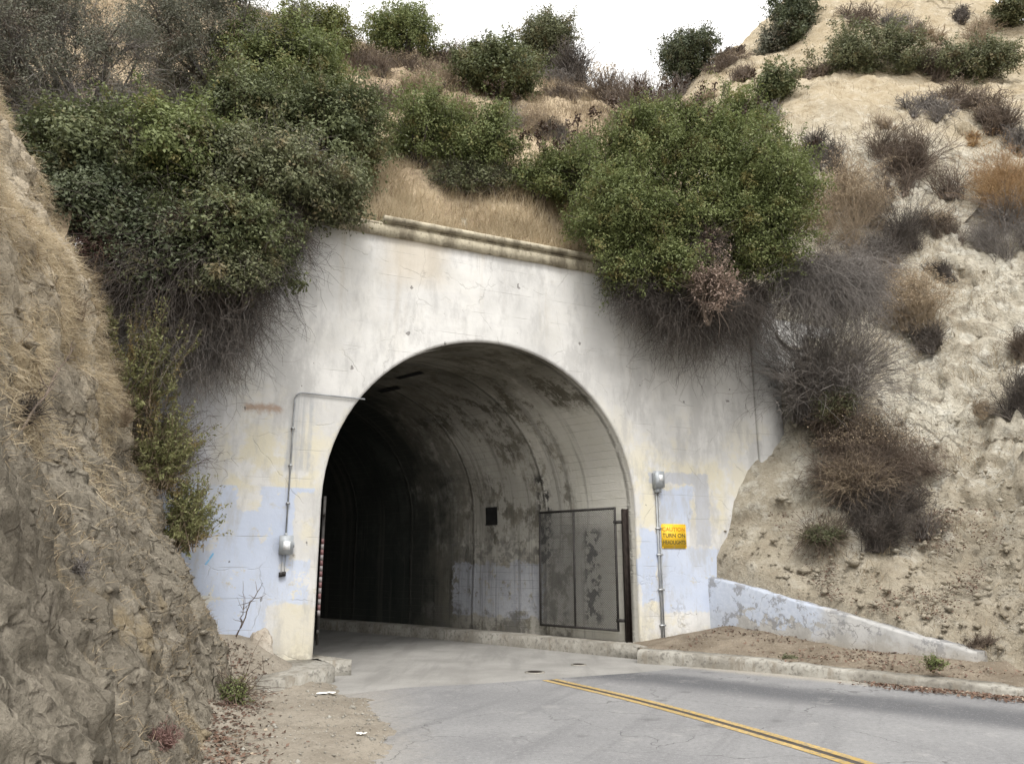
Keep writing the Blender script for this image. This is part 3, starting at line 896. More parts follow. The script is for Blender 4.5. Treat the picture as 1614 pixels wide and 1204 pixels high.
# asphalt, concrete floor
LEFT = [(-3.6, 11.6), (-3.2, 10.5), (-3, 8), (-3, 4), (-3, -8)]
J = [gpt(560, 1092), gpt(640, 1083), gpt(760, 1077), gpt(870, 1069), gpt(1000, 1060), gpt(1100, 1050)]
far_k = KP[np.argmin(np.linalg.norm(KP - np.array([3.4, 13.1]), axis=1))] + np.array([.1, .1])
def poly_sheet(name, pts, z, mat, kind="structure"):
    import bmesh
    bm = bmesh.new()
    vs = [bm.verts.new((p[0], p[1], z)) for p in pts]
    bm.faces.new(vs); bmesh.ops.triangulate(bm, faces=bm.faces[:]); bmesh.ops.recalc_face_normals(bm, faces=bm.faces[:])
    me = bpy.data.meshes.new(name); bm.to_mesh(me); bm.free(); me.materials.append(mat)
    if me.polygons[0].normal.z < 0: me.flip_normals()
    o = link(name, me); return tag(o, kind=kind)
ko = offset(KP, 0.05)
i0 = np.argmin(np.linalg.norm(KP - np.array([3.4, 13.1]), axis=1))
jl = [tuple(p[:2]) for p in J]
asp = [(-3.6, 10.0)] + jl + [tuple(p) for p in ko[i0:]] + [(-3, -5)]
poly_sheet("road", asp, 0.0, M["asphalt"])
inner = [tuple(P2W(*section_pt(L, HW + .1, 0))[:2]) for L in (0.0, 5, 12, 22, 34, 46)]
inL = [tuple(P2W(*section_pt(L, -HW - .1, 0))[:2]) for L in (46, 34, 22, 12, 5, 0.0)]
slab = [(-3.6, 10.0)] + jl + [tuple(p) for p in ko[:i0 + 1][::-1]] + inner + inL + [(-3.8, 12)]
poly_sheet("tunnel_floor", slab, -0.006, M["slab"])

# double yellow line
YP = smooth_path([tuple(gpt(866, 1071)[:2]), tuple(gpt(1011, 1105)[:2]), tuple(gpt(1190, 1154)[:2]), tuple(gpt(1356, 1204)[:2]), (3.75, 3.5), (4.3, 0.5), (4.7, -4)], 140)
cl = thing("centre_line", "worn double yellow line curving down the asphalt road to the tunnel mouth", "road marking", (YP[0][0], YP[0][1], 0))
for a, b in ((-0.135, -0.04), (0.04, 0.135)):
    A, B = offset(YP, a), offset(YP, b)
    P = np.stack([np.c_[B, np.full(len(B), .004)], np.c_[A, np.full(len(A), .004)]], 1) - np.array([YP[0][0], YP[0][1], 0])
    link("stripe", grid_mesh("stripe", P[:, ::-1], M["line"]), cl)
    P_ = None
m = MB()
A, B = offset(YP, -.036), offset(YP, .036)
P = np.stack([np.c_[A, np.full(len(A), .003)], np.c_[B, np.full(len(B), .003)]], 1) - np.array([YP[0][0], YP[0][1], 0])
link("centre_gap", grid_mesh("centre_gap", P, plain("bitumen_gap", (0.07, 0.062, 0.055), .85, .2)), cl)

# small iron covers in the floor
for (px, py, rx) in ((843, 1059, .16), (912, 1047, .13)):
    p = gpt(px, py)
    mm_ = MB(); mm_.tube([(0, 0, -.01), (0, 0, .006)], rx, 20); 
    ct = MB(); ct.tube([(0, 0, .006), (0, 0, .009)], rx * .72, 20)
    o = thing("utility_cover", "larger round dark iron cover by the start of the yellow line" if rx > .15 else "smaller dark iron cover in the floor near the right kerb", "utility cover", (p[0], p[1], 0))
    link("rim", mm_.me("rim", M["kerb"]), o); link("lid", ct.me("lid", M["rust"]), o)

# left shoulder: dirt lapping over the asphalt edge
xs = np.arange(-7, -0.2, 0.06); ys = np.arange(1.0, 12.9, 0.06)
X, Y = np.meshgrid(xs, ys, indexing="ij")
edge = np.interp(Y, [1, 4, 6.5, 8, 10.15, 11.3, 12.0, 13], [-.8, -.85, -1.0, -1.2, -1.85, -2.5, -2.95, -3.1])
Pn = np.stack([X, Y, 0 * X], -1)
n1 = fbm(Pn, 0.9, 4, 1.0).reshape(X.shape); n2 = fbm(Pn, 5.0, 4, 8.0).reshape(X.shape)
t_ = edge + 0.22 * n1 + .05 * n2 - X
Zs = np.where(t_ > 0, 0.012 + 0.035 * smooth01(t_, 0, .5) + 0.05 * np.maximum(t_ - .5, 0) * .6, -.03 + t_ * .1) + 0.018 * n2 * smooth01(t_, 0, .4) + .02 * n1 * smooth01(t_, .1, .8)
def blob(x, y, r, h): return h * np.exp(-(((X - x) ** 2 + (Y - y) ** 2) / r ** 2))
Zs += blob(-3.9, 11.5, .75, .5) + blob(-4.8, 10.6, .9, .6) + blob(-3.3, 8.6, .5, .12)
o = link("shoulder", grid_mesh("shoulder", np.stack([X, Y, Zs], -1), M["dirt"]))
tag(o, kind="structure")
def shoulder_z(x, y):
    i = int(np.clip(round((x + 7) / .06), 0, len(xs) - 1)); j = int(np.clip(round((y - 1) / .06), 0, len(ys) - 1))
    return Zs[i, j]

# kerb stub left of the mouth
st = [(-2.98, 12.62), (-2.55, 11.75), (-2.62, 11.45), (-3.02, 10.25), (-3.22, 10.32), (-3.95, 12.1)]
m = MB(); k = len(st)
top = [(x, y, .22) for x, y in st]; bot = [(x, y, -.05) for x, y in st]
m.add(top + bot, [(i, k + i, k + (i + 1) % k, (i + 1) % k) for i in range(k)] + [(0, 3, 4, 5)], [(0, 1, 2), (0, 2, 3)])
import bmesh as _bm
me = m.me("kerb_stub", M["kerb"]); bb = _bm.new(); bb.from_mesh(me); _bm.ops.remove_doubles(bb, verts=bb.verts[:], dist=1e-4)
_bm.ops.recalc_face_normals(bb, faces=bb.faces[:]); _bm.ops.bevel(bb, geom=[e_ for e_ in bb.edges if e_.is_manifold], offset=.025, segments=2, affect="EDGES"); bb.to_mesh(me); bb.free()
o = link("kerb_stub", me); tag(o, "short worn concrete kerb end sticking out at the foot of the left jamb", "kerb")

# broken concrete lump leaning on the wall
def rock(name, dims, seed, mat, sub=2):
    bm = _bm.new(); _bm.ops.create_icosphere(bm, subdivisions=sub, radius=1)
    for v in bm.verts:
        n_ = v.co.copy(); k_ = 1 + .35 * mnoise.fractal(n_ * 1.3 + Vector((seed, 0, 0)), .6, 2, 3)
        mx_ = max(abs(n_.x), abs(n_.y), abs(n_.z)); v.co = n_ * (k_ * (0.55 + .45 / mx_))
        v.co = Vector((v.co.x * dims[0], v.co.y * dims[1], v.co.z * dims[2]))
    me = bpy.data.meshes.new(name); bm.to_mesh(me); bm.free(); me.materials.append(mat); return me
p = pix(412, 1022, 11.55)
o = link("concrete_lump", rock("concrete_lump", (.16, .13, .30), 3.0, mat_dirt("crumbled_concrete", (.36, .31, .25), (.52, .48, .42)), 3), None, (p[0], p[1], .42), .3)
tag(o, "crumbled grey-tan concrete lump against the foot of the blue wall", "rubble")

# low retaining wall
A0 = np.array([3.79, 15.8]); E1 = np.array([0.576, -0.817]); E2 = np.array([0.817, 0.576])
tops = [(-.4, 1.46), (0, 1.43), (1.0, 1.24), (2.0, 1.02), (3.0, .83), (4.2, .56), (5.0, .42), (5.25, .37)]
xs_ = np.linspace(-.4, 5.05, 60); tz = np.interp(xs_, [t[0] for t in tops], [t[1] for t in tops])
rows = []
for (y, dz) in ((0.0, None), (0.0, -.03), (0.03, 0.0), (.30, 0.0), (.32, -.5)):
    z = np.full(len(xs_), -.1) if dz is None else tz + dz
    rows.append(np.stack([xs_, np.full(len(xs_), y), z], 1))
G_ = np.stack(rows, 1)
G_[:, 1:4] += (fbm(G_[:, 1:4], 3.5, 4, 6.0) * .018).reshape(len(xs_), 3)[..., None] * np.array([0, 1, 1])
m = MB(); nn = G_.shape[1]
m.add(G_.reshape(-1, 3), [(i * nn + j, (i + 1) * nn + j, (i + 1) * nn + j + 1, i * nn + j + 1) for i in range(len(xs_) - 1) for j in range(nn - 1)])
m.add(G_[-1], [(0, 1, 2, 3)], [(0, 3, 4)])
lw = link("retaining_wall", m.me("retaining_wall", M["lowwall"]), None, (A0[0], A0[1], 0), math.atan2(E1[1], E1[0]))
tag(lw, "low sloping retaining wall with peeling pale blue paint at the foot of the sandstone bank", "wall")
# ------------------------------------------------------------------ terrain
def world(lst):
    return [pix(a, b, Y) for a, b, Y in lst]

bank_pts = [(3.79, 15.8, 1.42), (4.8, 14.35, 1.08), (5.75, 13.0, .68), (6.85, 11.7, .22), (8.0, 10.1, .12), (9.6, 7.6, .12), (12.2, 3.5, .15), (13, -3, .1)]
bank_pts += world([(1108, 893, 15.75), (1137, 845, 15.95), (1164, 770, 16.1), (1217, 715, 16.35), (1252, 650, 16.55), (1292, 590, 16.9),
                   (1300, 700, 16.1), (1250, 800, 15.5), (1330, 860, 14.6), (1450, 870, 14.1), (1280, 900, 14.75), (1450, 960, 12.9),
                   (1550, 900, 13.2), (1614, 960, 12.0), (1614, 850, 13.3), (1614, 700, 15.0), (1500, 700, 15.9), (1400, 640, 16.9),
                   (1500, 550, 17.6), (1614, 550, 17.0), (1400, 450, 19.0), (1550, 420, 19.0), (1614, 400, 19.0), (1330, 330, 20.5),
                   (1500, 300, 20.8), (1614, 300, 20.4), (1225, 230, 22), (1300, 150, 23.0), (1450, 165, 22.8), (1600, 150, 23.0),
                   (1300, 128, 25.0), (1450, 128, 25), (1614, 128, 25), (1300, 60, 27.6), (1450, 40, 28.0), (1614, 30, 28), (1262, 0, 30), (1450, -80, 31),
                   (1614, -80, 31), (1235, 70, 29.5), (1190, 90, 29.5), (1190, 200, 23.5), (1750, 850, 11.5), (1750, 550, 15), (1750, 300, 18.5), (1750, 0, 26), (1900, 700, 11.5), (1900, 300, 16),
                   (1900, -60, 25), (1150, 88, 30)])
bank_pts += [(8, 40, 17), (20, 45, 24), (30, 30, 30)]
hill_pts = [tuple(P2W(s, .4, 7.72)) for s in (-6, -4, -2, 0, 2, 4, 6)]
hill_pts += [tuple(P2W(s, 1.1, 7.95)) for s in (-3, 0, 3)]
hill_pts += world([(620, 285, 14.8), (760, 300, 15.3), (880, 350, 15.9), (650, 190, 17.3), (800, 210, 18.0), (950, 260, 17.6), (1080, 330, 17.6),
                   (620, 110, 20.5), (800, 145, 20.8), (960, 130, 23.2), (1010, 165, 21.5), (1100, 150, 23), (560, 72, 23), (700, 90, 24.5), (800, 106, 25.2), (940, 84, 26),
                   (1000, 76, 26.5), (1060, 74, 27), (1150, 88, 29), (1200, 88, 29.5), (440, 70, 19.5), (300, 180, 16), (300, 330, 13.8), (150, 330, 12.9), (150, 130, 15.5),
                   (20, 130, 14.2), (300, 40, 19), (0, -60, 17), (420, 30, 21.5), (200, -60, 21), (-200, 0, 14), (1190, 200, 23.5), (1250, 500, 17.6), (1180, 400, 17.5)])
hill_pts += [(-3, 33, 18.5), (3, 34, 20), (8, 38, 20), (-12, 30, 20), (-22, 22, 20), (-16, 12, 13)]
bank_f, hill_f = TPS(bank_pts, .12), TPS(hill_pts, .08)


def bank_z(x, y):
    z = bank_f(x, y)
    u = (x - A0[0]) * E1[0] + (y - A0[1]) * E1[1]
    v = (x - A0[0]) * E2[0] + (y - A0[1]) * E2[1]
    cut = (1 - smooth01(v, .10, .24)) * np.where(u < 5.3, 1.0, 0.0)
    return z - cut * 1.6


def hill_z(x, y):
    s, d = W2P(x, y)
    w = smooth01(s + .08 * d, 6.3, 8.6)
    z = hill_f(x, y) * (1 - w) + bank_f(x, y) * w
    return z


def surf_z(x, y):
    """height of whatever slope stands at a point"""
    s, d = W2P(np.asarray(x, float), np.asarray(y, float))
    return np.where(d > .3, hill_z(x, y), np.where(s > 3.6, bank_z(x, y), 0.0))


def hit(px, py, y0=9.0, y1=40.0):
    """first point of the slopes on the sight line of a photo pixel"""
    Ys = np.arange(y0, y1, .06)
    a, b = (px - CX) / FPX, (CY - py) / FPX
    fw, up = CP - b * SP, SP + b * CP
    k = Ys / fw
    x, z = a * k, CAM_Z + up * k
    t = surf_z(x, Ys) - z
    i = np.argmax(t > 0)
    if not (t > 0).any():          # passes over the skyline: the nearest ground below
        i = np.argmax(np.where(Ys < 32, t, -99))
        return np.array([x[i], Ys[i], z[i] + t[i]])
    return np.array([x[i], Ys[i], z[i]])


# pale bank in front of the portal wall
ss = np.arange(3.6, 24, .085); dd = np.arange(-15, 2.4, .085)
S, D = np.meshgrid(ss, dd, indexing="ij")
X = PO[0] + TV[0] * S + NV[0] * D; Y = PO[1] + TV[1] * S + NV[1] * D
Z = bank_z(X, Y)
P = np.stack([X, Y, Z], -1)
amp = smooth01(Z, .2, 2.5)
nA = fbm(P, .55, 4, 3.0).reshape(X.shape)
nB = fbm(P * np.array([1, 1, 2.2]), 2.2, 5, 5.0).reshape(X.shape)
stra = np.abs(fbm(P @ np.array([[.8, 0, .6], [0, 1, 0], [-.6, 0, .8]]) * np.array([.6, .6, 2.6]), 1.0, 4, 9.0)).reshape(X.shape)
U_ = (X - A0[0]) * E1[0] + (Y - A0[1]) * E1[1]; V_ = (X - A0[0]) * E2[0] + (Y - A0[1]) * E2[1]
gul = np.abs(fbm(np.stack([U_ * 1.0 + .25 * nA, V_ * .22, 0 * U_], -1), 1.0, 4, 33.0)).reshape(X.shape)
rug = np.abs(fbm(P, 3.6, 5, 41.0)).reshape(X.shape)
hz = (.34 * nA + .05 * nB - .12 * stra + .42 * np.minimum(gul, .42) - .07 * rug - .08) * (.15 + .85 * amp) * (.3 + .7 * smooth01(S - .25 * D, 5.6, 8.0))
# rilled ledge with an overhanging crack beside the portal
dirn = np.array([-.42, -.55, .45])
P = P + hz[..., None] * dirn
q0, q1 = hit(1208, 806), hit(1305, 752)
ab = q1 - q0
tt = ((P - q0) @ ab) / (ab @ ab)
rel = P - (q0 + np.clip(tt, -.2, 1.3)[..., None] * ab)
side = rel[..., 2]
near = np.exp(-(np.linalg.norm(rel, axis=-1) / .75) ** 2) * smooth01(tt, -.5, 0) * (1 - smooth01(tt, 1.1, 1.5))
P = P + (near * np.where(side > 0, .26, .22) * np.tanh(side / .10))[..., None] * np.array([-.55, -.75, 0.1])
bank_o = link("sandstone_bank", grid_mesh("sandstone_bank", P, M["bank"], keep=(D < .3) | (S > 8.2)))
tag(bank_o, kind="structure")

# hillside behind the portal
ss = np.arange(-16, 26, .14); dd = np.concatenate([np.arange(.3, 16, .14), np.arange(16, 32, .6)])
S, D = np.meshgrid(ss, dd, indexing="ij")
X = PO[0] + TV[0] * S + NV[0] * D; Y = PO[1] + TV[1] * S + NV[1] * D
Z = hill_z(X, Y)
P = np.stack([X, Y, Z], -1)
nA = fbm(P, .5, 4, 3.0).reshape(X.shape); nB = fbm(P, 1.9, 5, 5.0).reshape(X.shape)
k = smooth01(D, .5, 2.0) * .85 + .15
P[..., 2] += (.30 * nA + .12 * nB) * k
wb = smooth01(S + .08 * D, 7.0, 8.5)
me = grid_mesh("hillside", P, M["hill"])
me.materials.append(M["bank"])
cen = .25 * (wb[:-1, :-1] + wb[1:, :-1] + wb[1:, 1:] + wb[:-1, 1:]) + .5 * fbm(P[:-1, :-1], .6, 3, 2).reshape(wb[:-1, :-1].shape)
me.polygons.foreach_set("material_index", (cen.ravel() > .35).astype(np.int32))
hill_o = link("hillside", me); tag(hill_o, kind="structure")
# hillside left of the portal wall
ss = np.arange(-16, -6.85, .14); dd = np.arange(-4.5, .45, .14)
S, D = np.meshgrid(ss, dd, indexing="ij")
X = PO[0] + TV[0] * S + NV[0] * D; Y = PO[1] + TV[1] * S + NV[1] * D
Z = hill_f(X, Y) - 2.2 * (1 - smooth01(D, -3.5, .2))
P = np.stack([X, Y, Z], -1)
P[..., 2] += .3 * fbm(P, .5, 4, 3.0).reshape(X.shape)
o = link("slope", grid_mesh("slope", P, M["hill"])); tag(o, kind="structure")

# left cut bank: silhouette profile swept along the road, turned back at its far end
prof_px = [(385, 1082, 10.95), (358, 1035, 10.95), (338, 985, 10.9), (318, 935, 10.8), (300, 900, 10.7), (245, 800, 10.5), (205, 740, 10.4), (182, 600, 10.2), (163, 500, 10.0),
           (128, 440, 9.8), (75, 340, 9.55), (60, 290, 9.4), (22, 190, 9.2), (-15, 110, 9.0), (-70, 20, 8.8), (-190, -60, 8.6), (-400, -100, 8.4)]
prof3 = np.array(world(prof_px))
prof3[0, 2] = -.05
tl = np.concatenate([[0], np.cumsum(np.linalg.norm(np.diff(prof3, axis=0), axis=1))])
nprof = 230
tn = np.linspace(0, tl[-1], nprof)
prof3 = np.stack([np.interp(tn, tl, prof3[:, i]) for i in range(3)], 1)
def cliff_at(tau):
    """tau<0: towards the camera; tau>0: round the nose"""
    if tau <= 0:
        e = np.array([.235, -.97, 0]) * (-tau) + np.array([0.012, 0, 0]) * tau * tau * .4
        q = prof3 + e
        return q
    a = min(tau / .8, 1.0)
    e = np.array([-.55 * tau * (0.4 + .6 * a), .42 * min(tau, .8) * (1 - .5 * a) - max(tau - .8, 0) * .05, 0])
    return prof3 + e
taus = np.concatenate([np.arange(-11, 0, .05), np.arange(0, 1.2, .04), np.arange(1.2, 6, .15)])
P = np.stack([cliff_at(t) for t in taus], 0)
gu = np.gradient(P, axis=0); gv = np.gradient(P, axis=1)
N_ = np.cross(gu, gv); N_ /= np.linalg.norm(N_, axis=-1)[..., None] + 1e-9
if N_[100, 100, 0] < 0: N_ = -N_
nA = fbm(P, .7, 4, 12.0).reshape(P.shape[:2])
nB = np.abs(fbm(P * np.array([1, 1, .8]), 2.1, 5, 15.0)).reshape(P.shape[:2])
nC = fbm(P, 7, 4, 17.0).reshape(P.shape[:2])
fade = smooth01(P[..., 2], -.1, .7)
P = P + N_ * ((.16 * nA - .07 * nB + .05 * nC + .02) * (.25 + .75 * fade))[..., None]
CL_P, CL_N = P, N_
cl_o = link("cut_bank", grid_mesh("cut_bank", P[::-1], M["cliff"])); tag(cl_o, kind="structure")

# verge between kerb and low wall
uu = np.linspace(0, 1, 130); KP3 = KP
i1 = len(KP) - 1
kin = offset(KP, .26)
outer = []
for p in kin:
    u = (p - A0) @ E1; v = (p - A0) @ E2
    if u < 5.4: outer.append(p + E2 * (-v + .1))
    else: outer.append(p + E2 * 2.4)
outer = np.array(outer)
rows = []
for k in np.linspace(0, 1, 26):
    q = kin * (1 - k) + outer * k
    z = KZ - .012 + (.225 - KZ) * smooth01(k, 0, .8)
    rows.append(np.concatenate([q, z[:, None]], 1))
V = np.stack(rows, 1)
u = (V[..., 0] - A0[0]) * E1[0] + (V[..., 1] - A0[1]) * E1[1]
kk = np.linspace(0, 1, 26)[None]
V[..., 2] += kk * .22 * (1 - smooth01(u, .3, 3.5)) + kk * .08
V[..., 2] += fbm(V, 3.5, 4, 4.0).reshape(u.shape) * .035 * smooth01(kk, .05, .3) - .012 * (kk < .05)
# fill against the portal wall
pre = np.array([P2W(s, -0.02, .21) for s in np.linspace(2.7, 5.0, 26)])
o = link("verge", grid_mesh("verge", V[:, ::-1], M["soil"])); tag(o, kind="structure")
c0 = np.stack([np.stack([V[0, j] * (1 - t) + np.array([*P2W(2.75 + 2.1 * j / 25, .05)[:2], .21 + .22 * j / 25]) * t for j in range(26)]) for t in np.linspace(0, 1, 12)])
o = link("pavement", grid_mesh("pavement", c0, M["soil"])); tag(o, kind="structure")


# ------------------------------------------------------------------ plants
SKIRT = []
VM = dict(
    laurel=leaf_mat("laurel_leaves", (0.055, 0.071, 0.030), (0.195, 0.218, 0.105), .25, (0.17, 0.19, 0.09)),
    olive=leaf_mat("olive_leaves", (0.080, 0.092, 0.045), (0.215, 0.228, 0.125), .25, (0.17, 0.17, 0.11)),
    bright=leaf_mat("fresh_green_leaves", (0.09, 0.115, 0.037), (0.25, 0.285, 0.118), .3, (0.18, 0.22, 0.08)),
    yellow=leaf_mat("yellow_green_leaves", (0.085, 0.10, 0.028), (0.20, 0.215, 0.075), .3),
    grey=leaf_mat("grey_green_leaves", (0.095, 0.10, 0.072), (0.20, 0.205, 0.155), .25),
    sage=leaf_mat("sage_leaves", (0.15, 0.16, 0.065), (0.33, 0.335, 0.16), .3),
    dark=leaf_mat("dark_green_leaves", (0.042, 0.055, 0.028), (0.125, 0.145, 0.078), .2),
    seed=leaf_mat("brown_seed_heads", (0.030, 0.018, 0.012), (0.075, 0.042, 0.028), .1),
    pink=leaf_mat("dry_pink_leaves", (0.26, 0.19, 0.155), (0.50, 0.39, 0.325), .3),
    tan=leaf_mat("tan_flower_heads", (0.33, 0.26, 0.175), (0.58, 0.475, 0.34), .25),
    rustyh=leaf_mat("rusty_flower_heads", (0.27, 0.165, 0.09), (0.52, 0.35, 0.20), .25),
    t_grey=leaf_mat("grey_twigs", (0.105, 0.094, 0.086), (0.27, 0.245, 0.225), 0.0),
    t_dark=leaf_mat("dark_twigs", (0.042, 0.035, 0.030), (0.135, 0.115, 0.10), 0.0),
    t_brown=leaf_mat("brown_twigs", (0.075, 0.056, 0.043), (0.20, 0.155, 0.12), 0.0),
    t_tan=leaf_mat("tan_twigs", (0.19, 0.145, 0.10), (0.40, 0.32, 0.225), 0.0),
    t_red=leaf_mat("red_brown_twigs", (0.13, 0.075, 0.065), (0.32, 0.20, 0.175), 0.0),
    t_orange=leaf_mat("orange_straw", (0.27, 0.16, 0.075), (0.47, 0.32, 0.165), 0.1),
    bark=leaf_mat("bark", (0.05, 0.042, 0.036), (0.12, 0.10, 0.088), 0.0),
    straw=leaf_mat("dry_straw", (0.40, 0.325, 0.215), (0.70, 0.60, 0.435), .4, (0.24, 0.18, 0.12)),
    straw2=leaf_mat("dull_straw", (0.25, 0.20, 0.135), (0.52, 0.43, 0.30), .3, (0.12, 0.09, 0.065)),
    litter=leaf_mat("fallen_leaves", (0.075, 0.045, 0.034), (0.22, 0.14, 0.10), 0.1, (0.40, 0.33, 0.25)),
)


def unit(v): return v / (np.linalg.norm(v, axis=-1, keepdims=True) + 1e-9)
def rdir(n): return unit(R.normal(size=(n, 3)))


def leaves(c, nrm, L, W):
    """folded rhombic leaves: c centres, nrm facing"""
    n = len(c)
    t = unit(np.cross(nrm, rdir(n)))
    b = np.cross(nrm, t)
    L = L * R.uniform(.6, 1.3, (n, 1)); W = W * R.uniform(.7, 1.25, (n, 1))
    fold = nrm * W * .18
    v = np.stack([c - t * L / 2, c + b * W / 2 + fold, c + t * L / 2, c - b * W / 2 + fold], 1)
    i = np.arange(n)[:, None] * 4
    return v.reshape(-1, 3), i + np.array([[0, 1, 2, 3]])


def strands(p0, d0, L, K=4, r0=.006, r1=.002, sag=0.0, wig=.12, sides=3):
    """many thin tapered twigs at once; sag is added downward bend"""
    n = len(p0)
    L = np.broadcast_to(np.asarray(L, float).reshape(-1, 1), (n, 1))
    pts = [p0]; d = d0.copy()
    for k in range(K - 1):
        d = unit(d + R.normal(size=(n, 3)) * wig + np.array([0, 0, -1.0]) * sag / (K - 1))
        pts.append(pts[-1] + d * L / (K - 1))
    pts = np.stack(pts, 1)                       # n,K,3
    ax = unit(pts[:, -1] - pts[:, 0]); u = unit(np.cross(ax, rdir(n))); v = np.cross(ax, u)
    rr = np.linspace(1, 0, K)
    r = (np.broadcast_to(np.asarray(r0, float).reshape(-1, 1), (n, 1)) * rr + np.broadcast_to(np.asarray(r1, float).reshape(-1, 1), (n, 1)) * (1 - rr))
    a = np.arange(sides) * 2 * math.pi / sides
    ring = u[:, None, None] * np.cos(a)[None, None, :, None] + v[:, None, None] * np.sin(a)[None, None, :, None]
    V = pts[:, :, None] + ring * r[:, :, None, None]
    base = (np.arange(n) * K * sides)[:, None, None] + (np.arange(K - 1) * sides)[None, :, None]
    j = np.arange(sides)[None, None]; j2 = (j + 1) % sides
    F = np.stack([base + j, base + j2, base + sides + j2, base + sides + j], -1)
    return V.reshape(-1, 3), F.reshape(-1, 4), pts


class Col:
    def __init__(s): s.v, s.f, s.n = [], [], 0
    def add(s, v, f):
        s.v.append(v); s.f.append(f + s.n); s.n += len(v)
    def obj(s, name, mat, parent=None):
        return link(name, mesh(name, np.concatenate(s.v), np.concatenate(s.f), mat), parent)


def limb_paths(col, c, targets, r0, K=6, wander=.12, sides=5):
    """a few thick limbs from the foot to points in the crown"""
    n = len(targets)
    t = np.linspace(0, 1, K)[None, :, None]
    tg = targets[:, None]
    st = np.zeros((n, 1, 3)) + c
    mid = (st + tg) / 2 + np.array([0, 0, .12]) * np.linalg.norm(tg - st, axis=-1, keepdims=True) + R.normal(size=(n, 1, 3)) * wander * np.linalg.norm(tg - st, axis=-1, keepdims=True)
    pts = (1 - t) ** 2 * st + 2 * t * (1 - t) * mid + t * t * tg
    pts[:, 1:-1] += R.normal(size=(n, K - 2, 3)) * .025
    ax = unit(pts[:, -1] - pts[:, 0]); u = unit(np.cross(ax, rdir(n))); v = np.cross(ax, u)
    r = r0 * (1 - .8 * t[..., 0]) * R.uniform(.6, 1.2, (n, 1))
    a = np.arange(sides) * 2 * math.pi / sides
    ring = u[:, None, None] * np.cos(a)[None, None, :, None] + v[:, None, None] * np.sin(a)[None, None, :, None]
    V = pts[:, :, None] + ring * r[:, :, None, None]
    base = (np.arange(n) * K * sides)[:, None, None] + (np.arange(K - 1) * sides)[None, :, None]
    j = np.arange(sides)[None, None]; j2 = (j + 1) % sides
    F = np.stack([base + j, base + j2, base + sides + j2, base + sides + j], -1)
    col.add(V.reshape(-1, 3), F.reshape(-1, 4))


def blobs(rx, ry, rz, n, lump=.25, low=-.75, inner=.55, nl=None):
    """clump centres through the outer part of a crown made of several uneven lobes"""
    nl = nl or int(R.integers(6, 10))
    ld = rdir(nl); ld[:, 2] = np.abs(ld[:, 2]) * .9 - .25
    lc = ld * R.uniform(.35, .72, (nl, 1)); lr = R.uniform(.32, .62, (nl, 1))
    lc = np.concatenate([lc, [[0, 0, -.05]]]); lr = np.concatenate([lr, [[.66]]])
    pk = (lr[:, 0] ** 2); i = R.choice(nl + 1, n * 3, p=pk / pk.sum())
    d = rdir(n * 3)
    r = R.uniform(inner, 1.0, (n * 3, 1)) ** .6
    k = 1 + lump * fbm(d + i[:, None] * 3.1, 1.6, 3, R.uniform(0, 90))[:, None]
    q = lc[i] + d * r * lr[i] * k
    ok = (q[:, 2] > low) & (np.linalg.norm(q, axis=1) > .38)
    q, d = q[ok][:n], d[ok][:n]
    return q * np.array([rx, ry, rz]), unit(d + unit(q) * .6)


def place(px, py, rx, ry, Y=None, dep=.85, foot=.75):
    """foot point, crown centre and crown radii of a plant from where the photo shows it"""
    if Y is None:
        h = hit(px, py + foot * ry)
        if h is None: h = hit(px, py + ry * 1.5)
        Y = h[1]
        root = h
        Yc = Y
    else:
        Yc = Y; root = None
    c = pix(px, py, Yc)
    ex = pix(px + rx, py, Yc); ez = pix(px, py - ry, Yc)
    RX, RZ = ex[0] - c[0], ez[2] - c[2]
    RY = dep * min(RX, 1.3 * RZ)
    if root is None:
        z = float(surf_z(c[0], c[1] + .6 * RY))
        s_, d_ = W2P(c[0], c[1] + .6 * RY)
        onb = d_ > .3 or s_ > 3.6
        root = np.array([c[0], c[1] + .6 * RY, z if onb and abs(z - c[2]) < 2.5 * RZ + 1 else c[2] - RZ * .9])
    return root, c - root, RX, RY, RZ


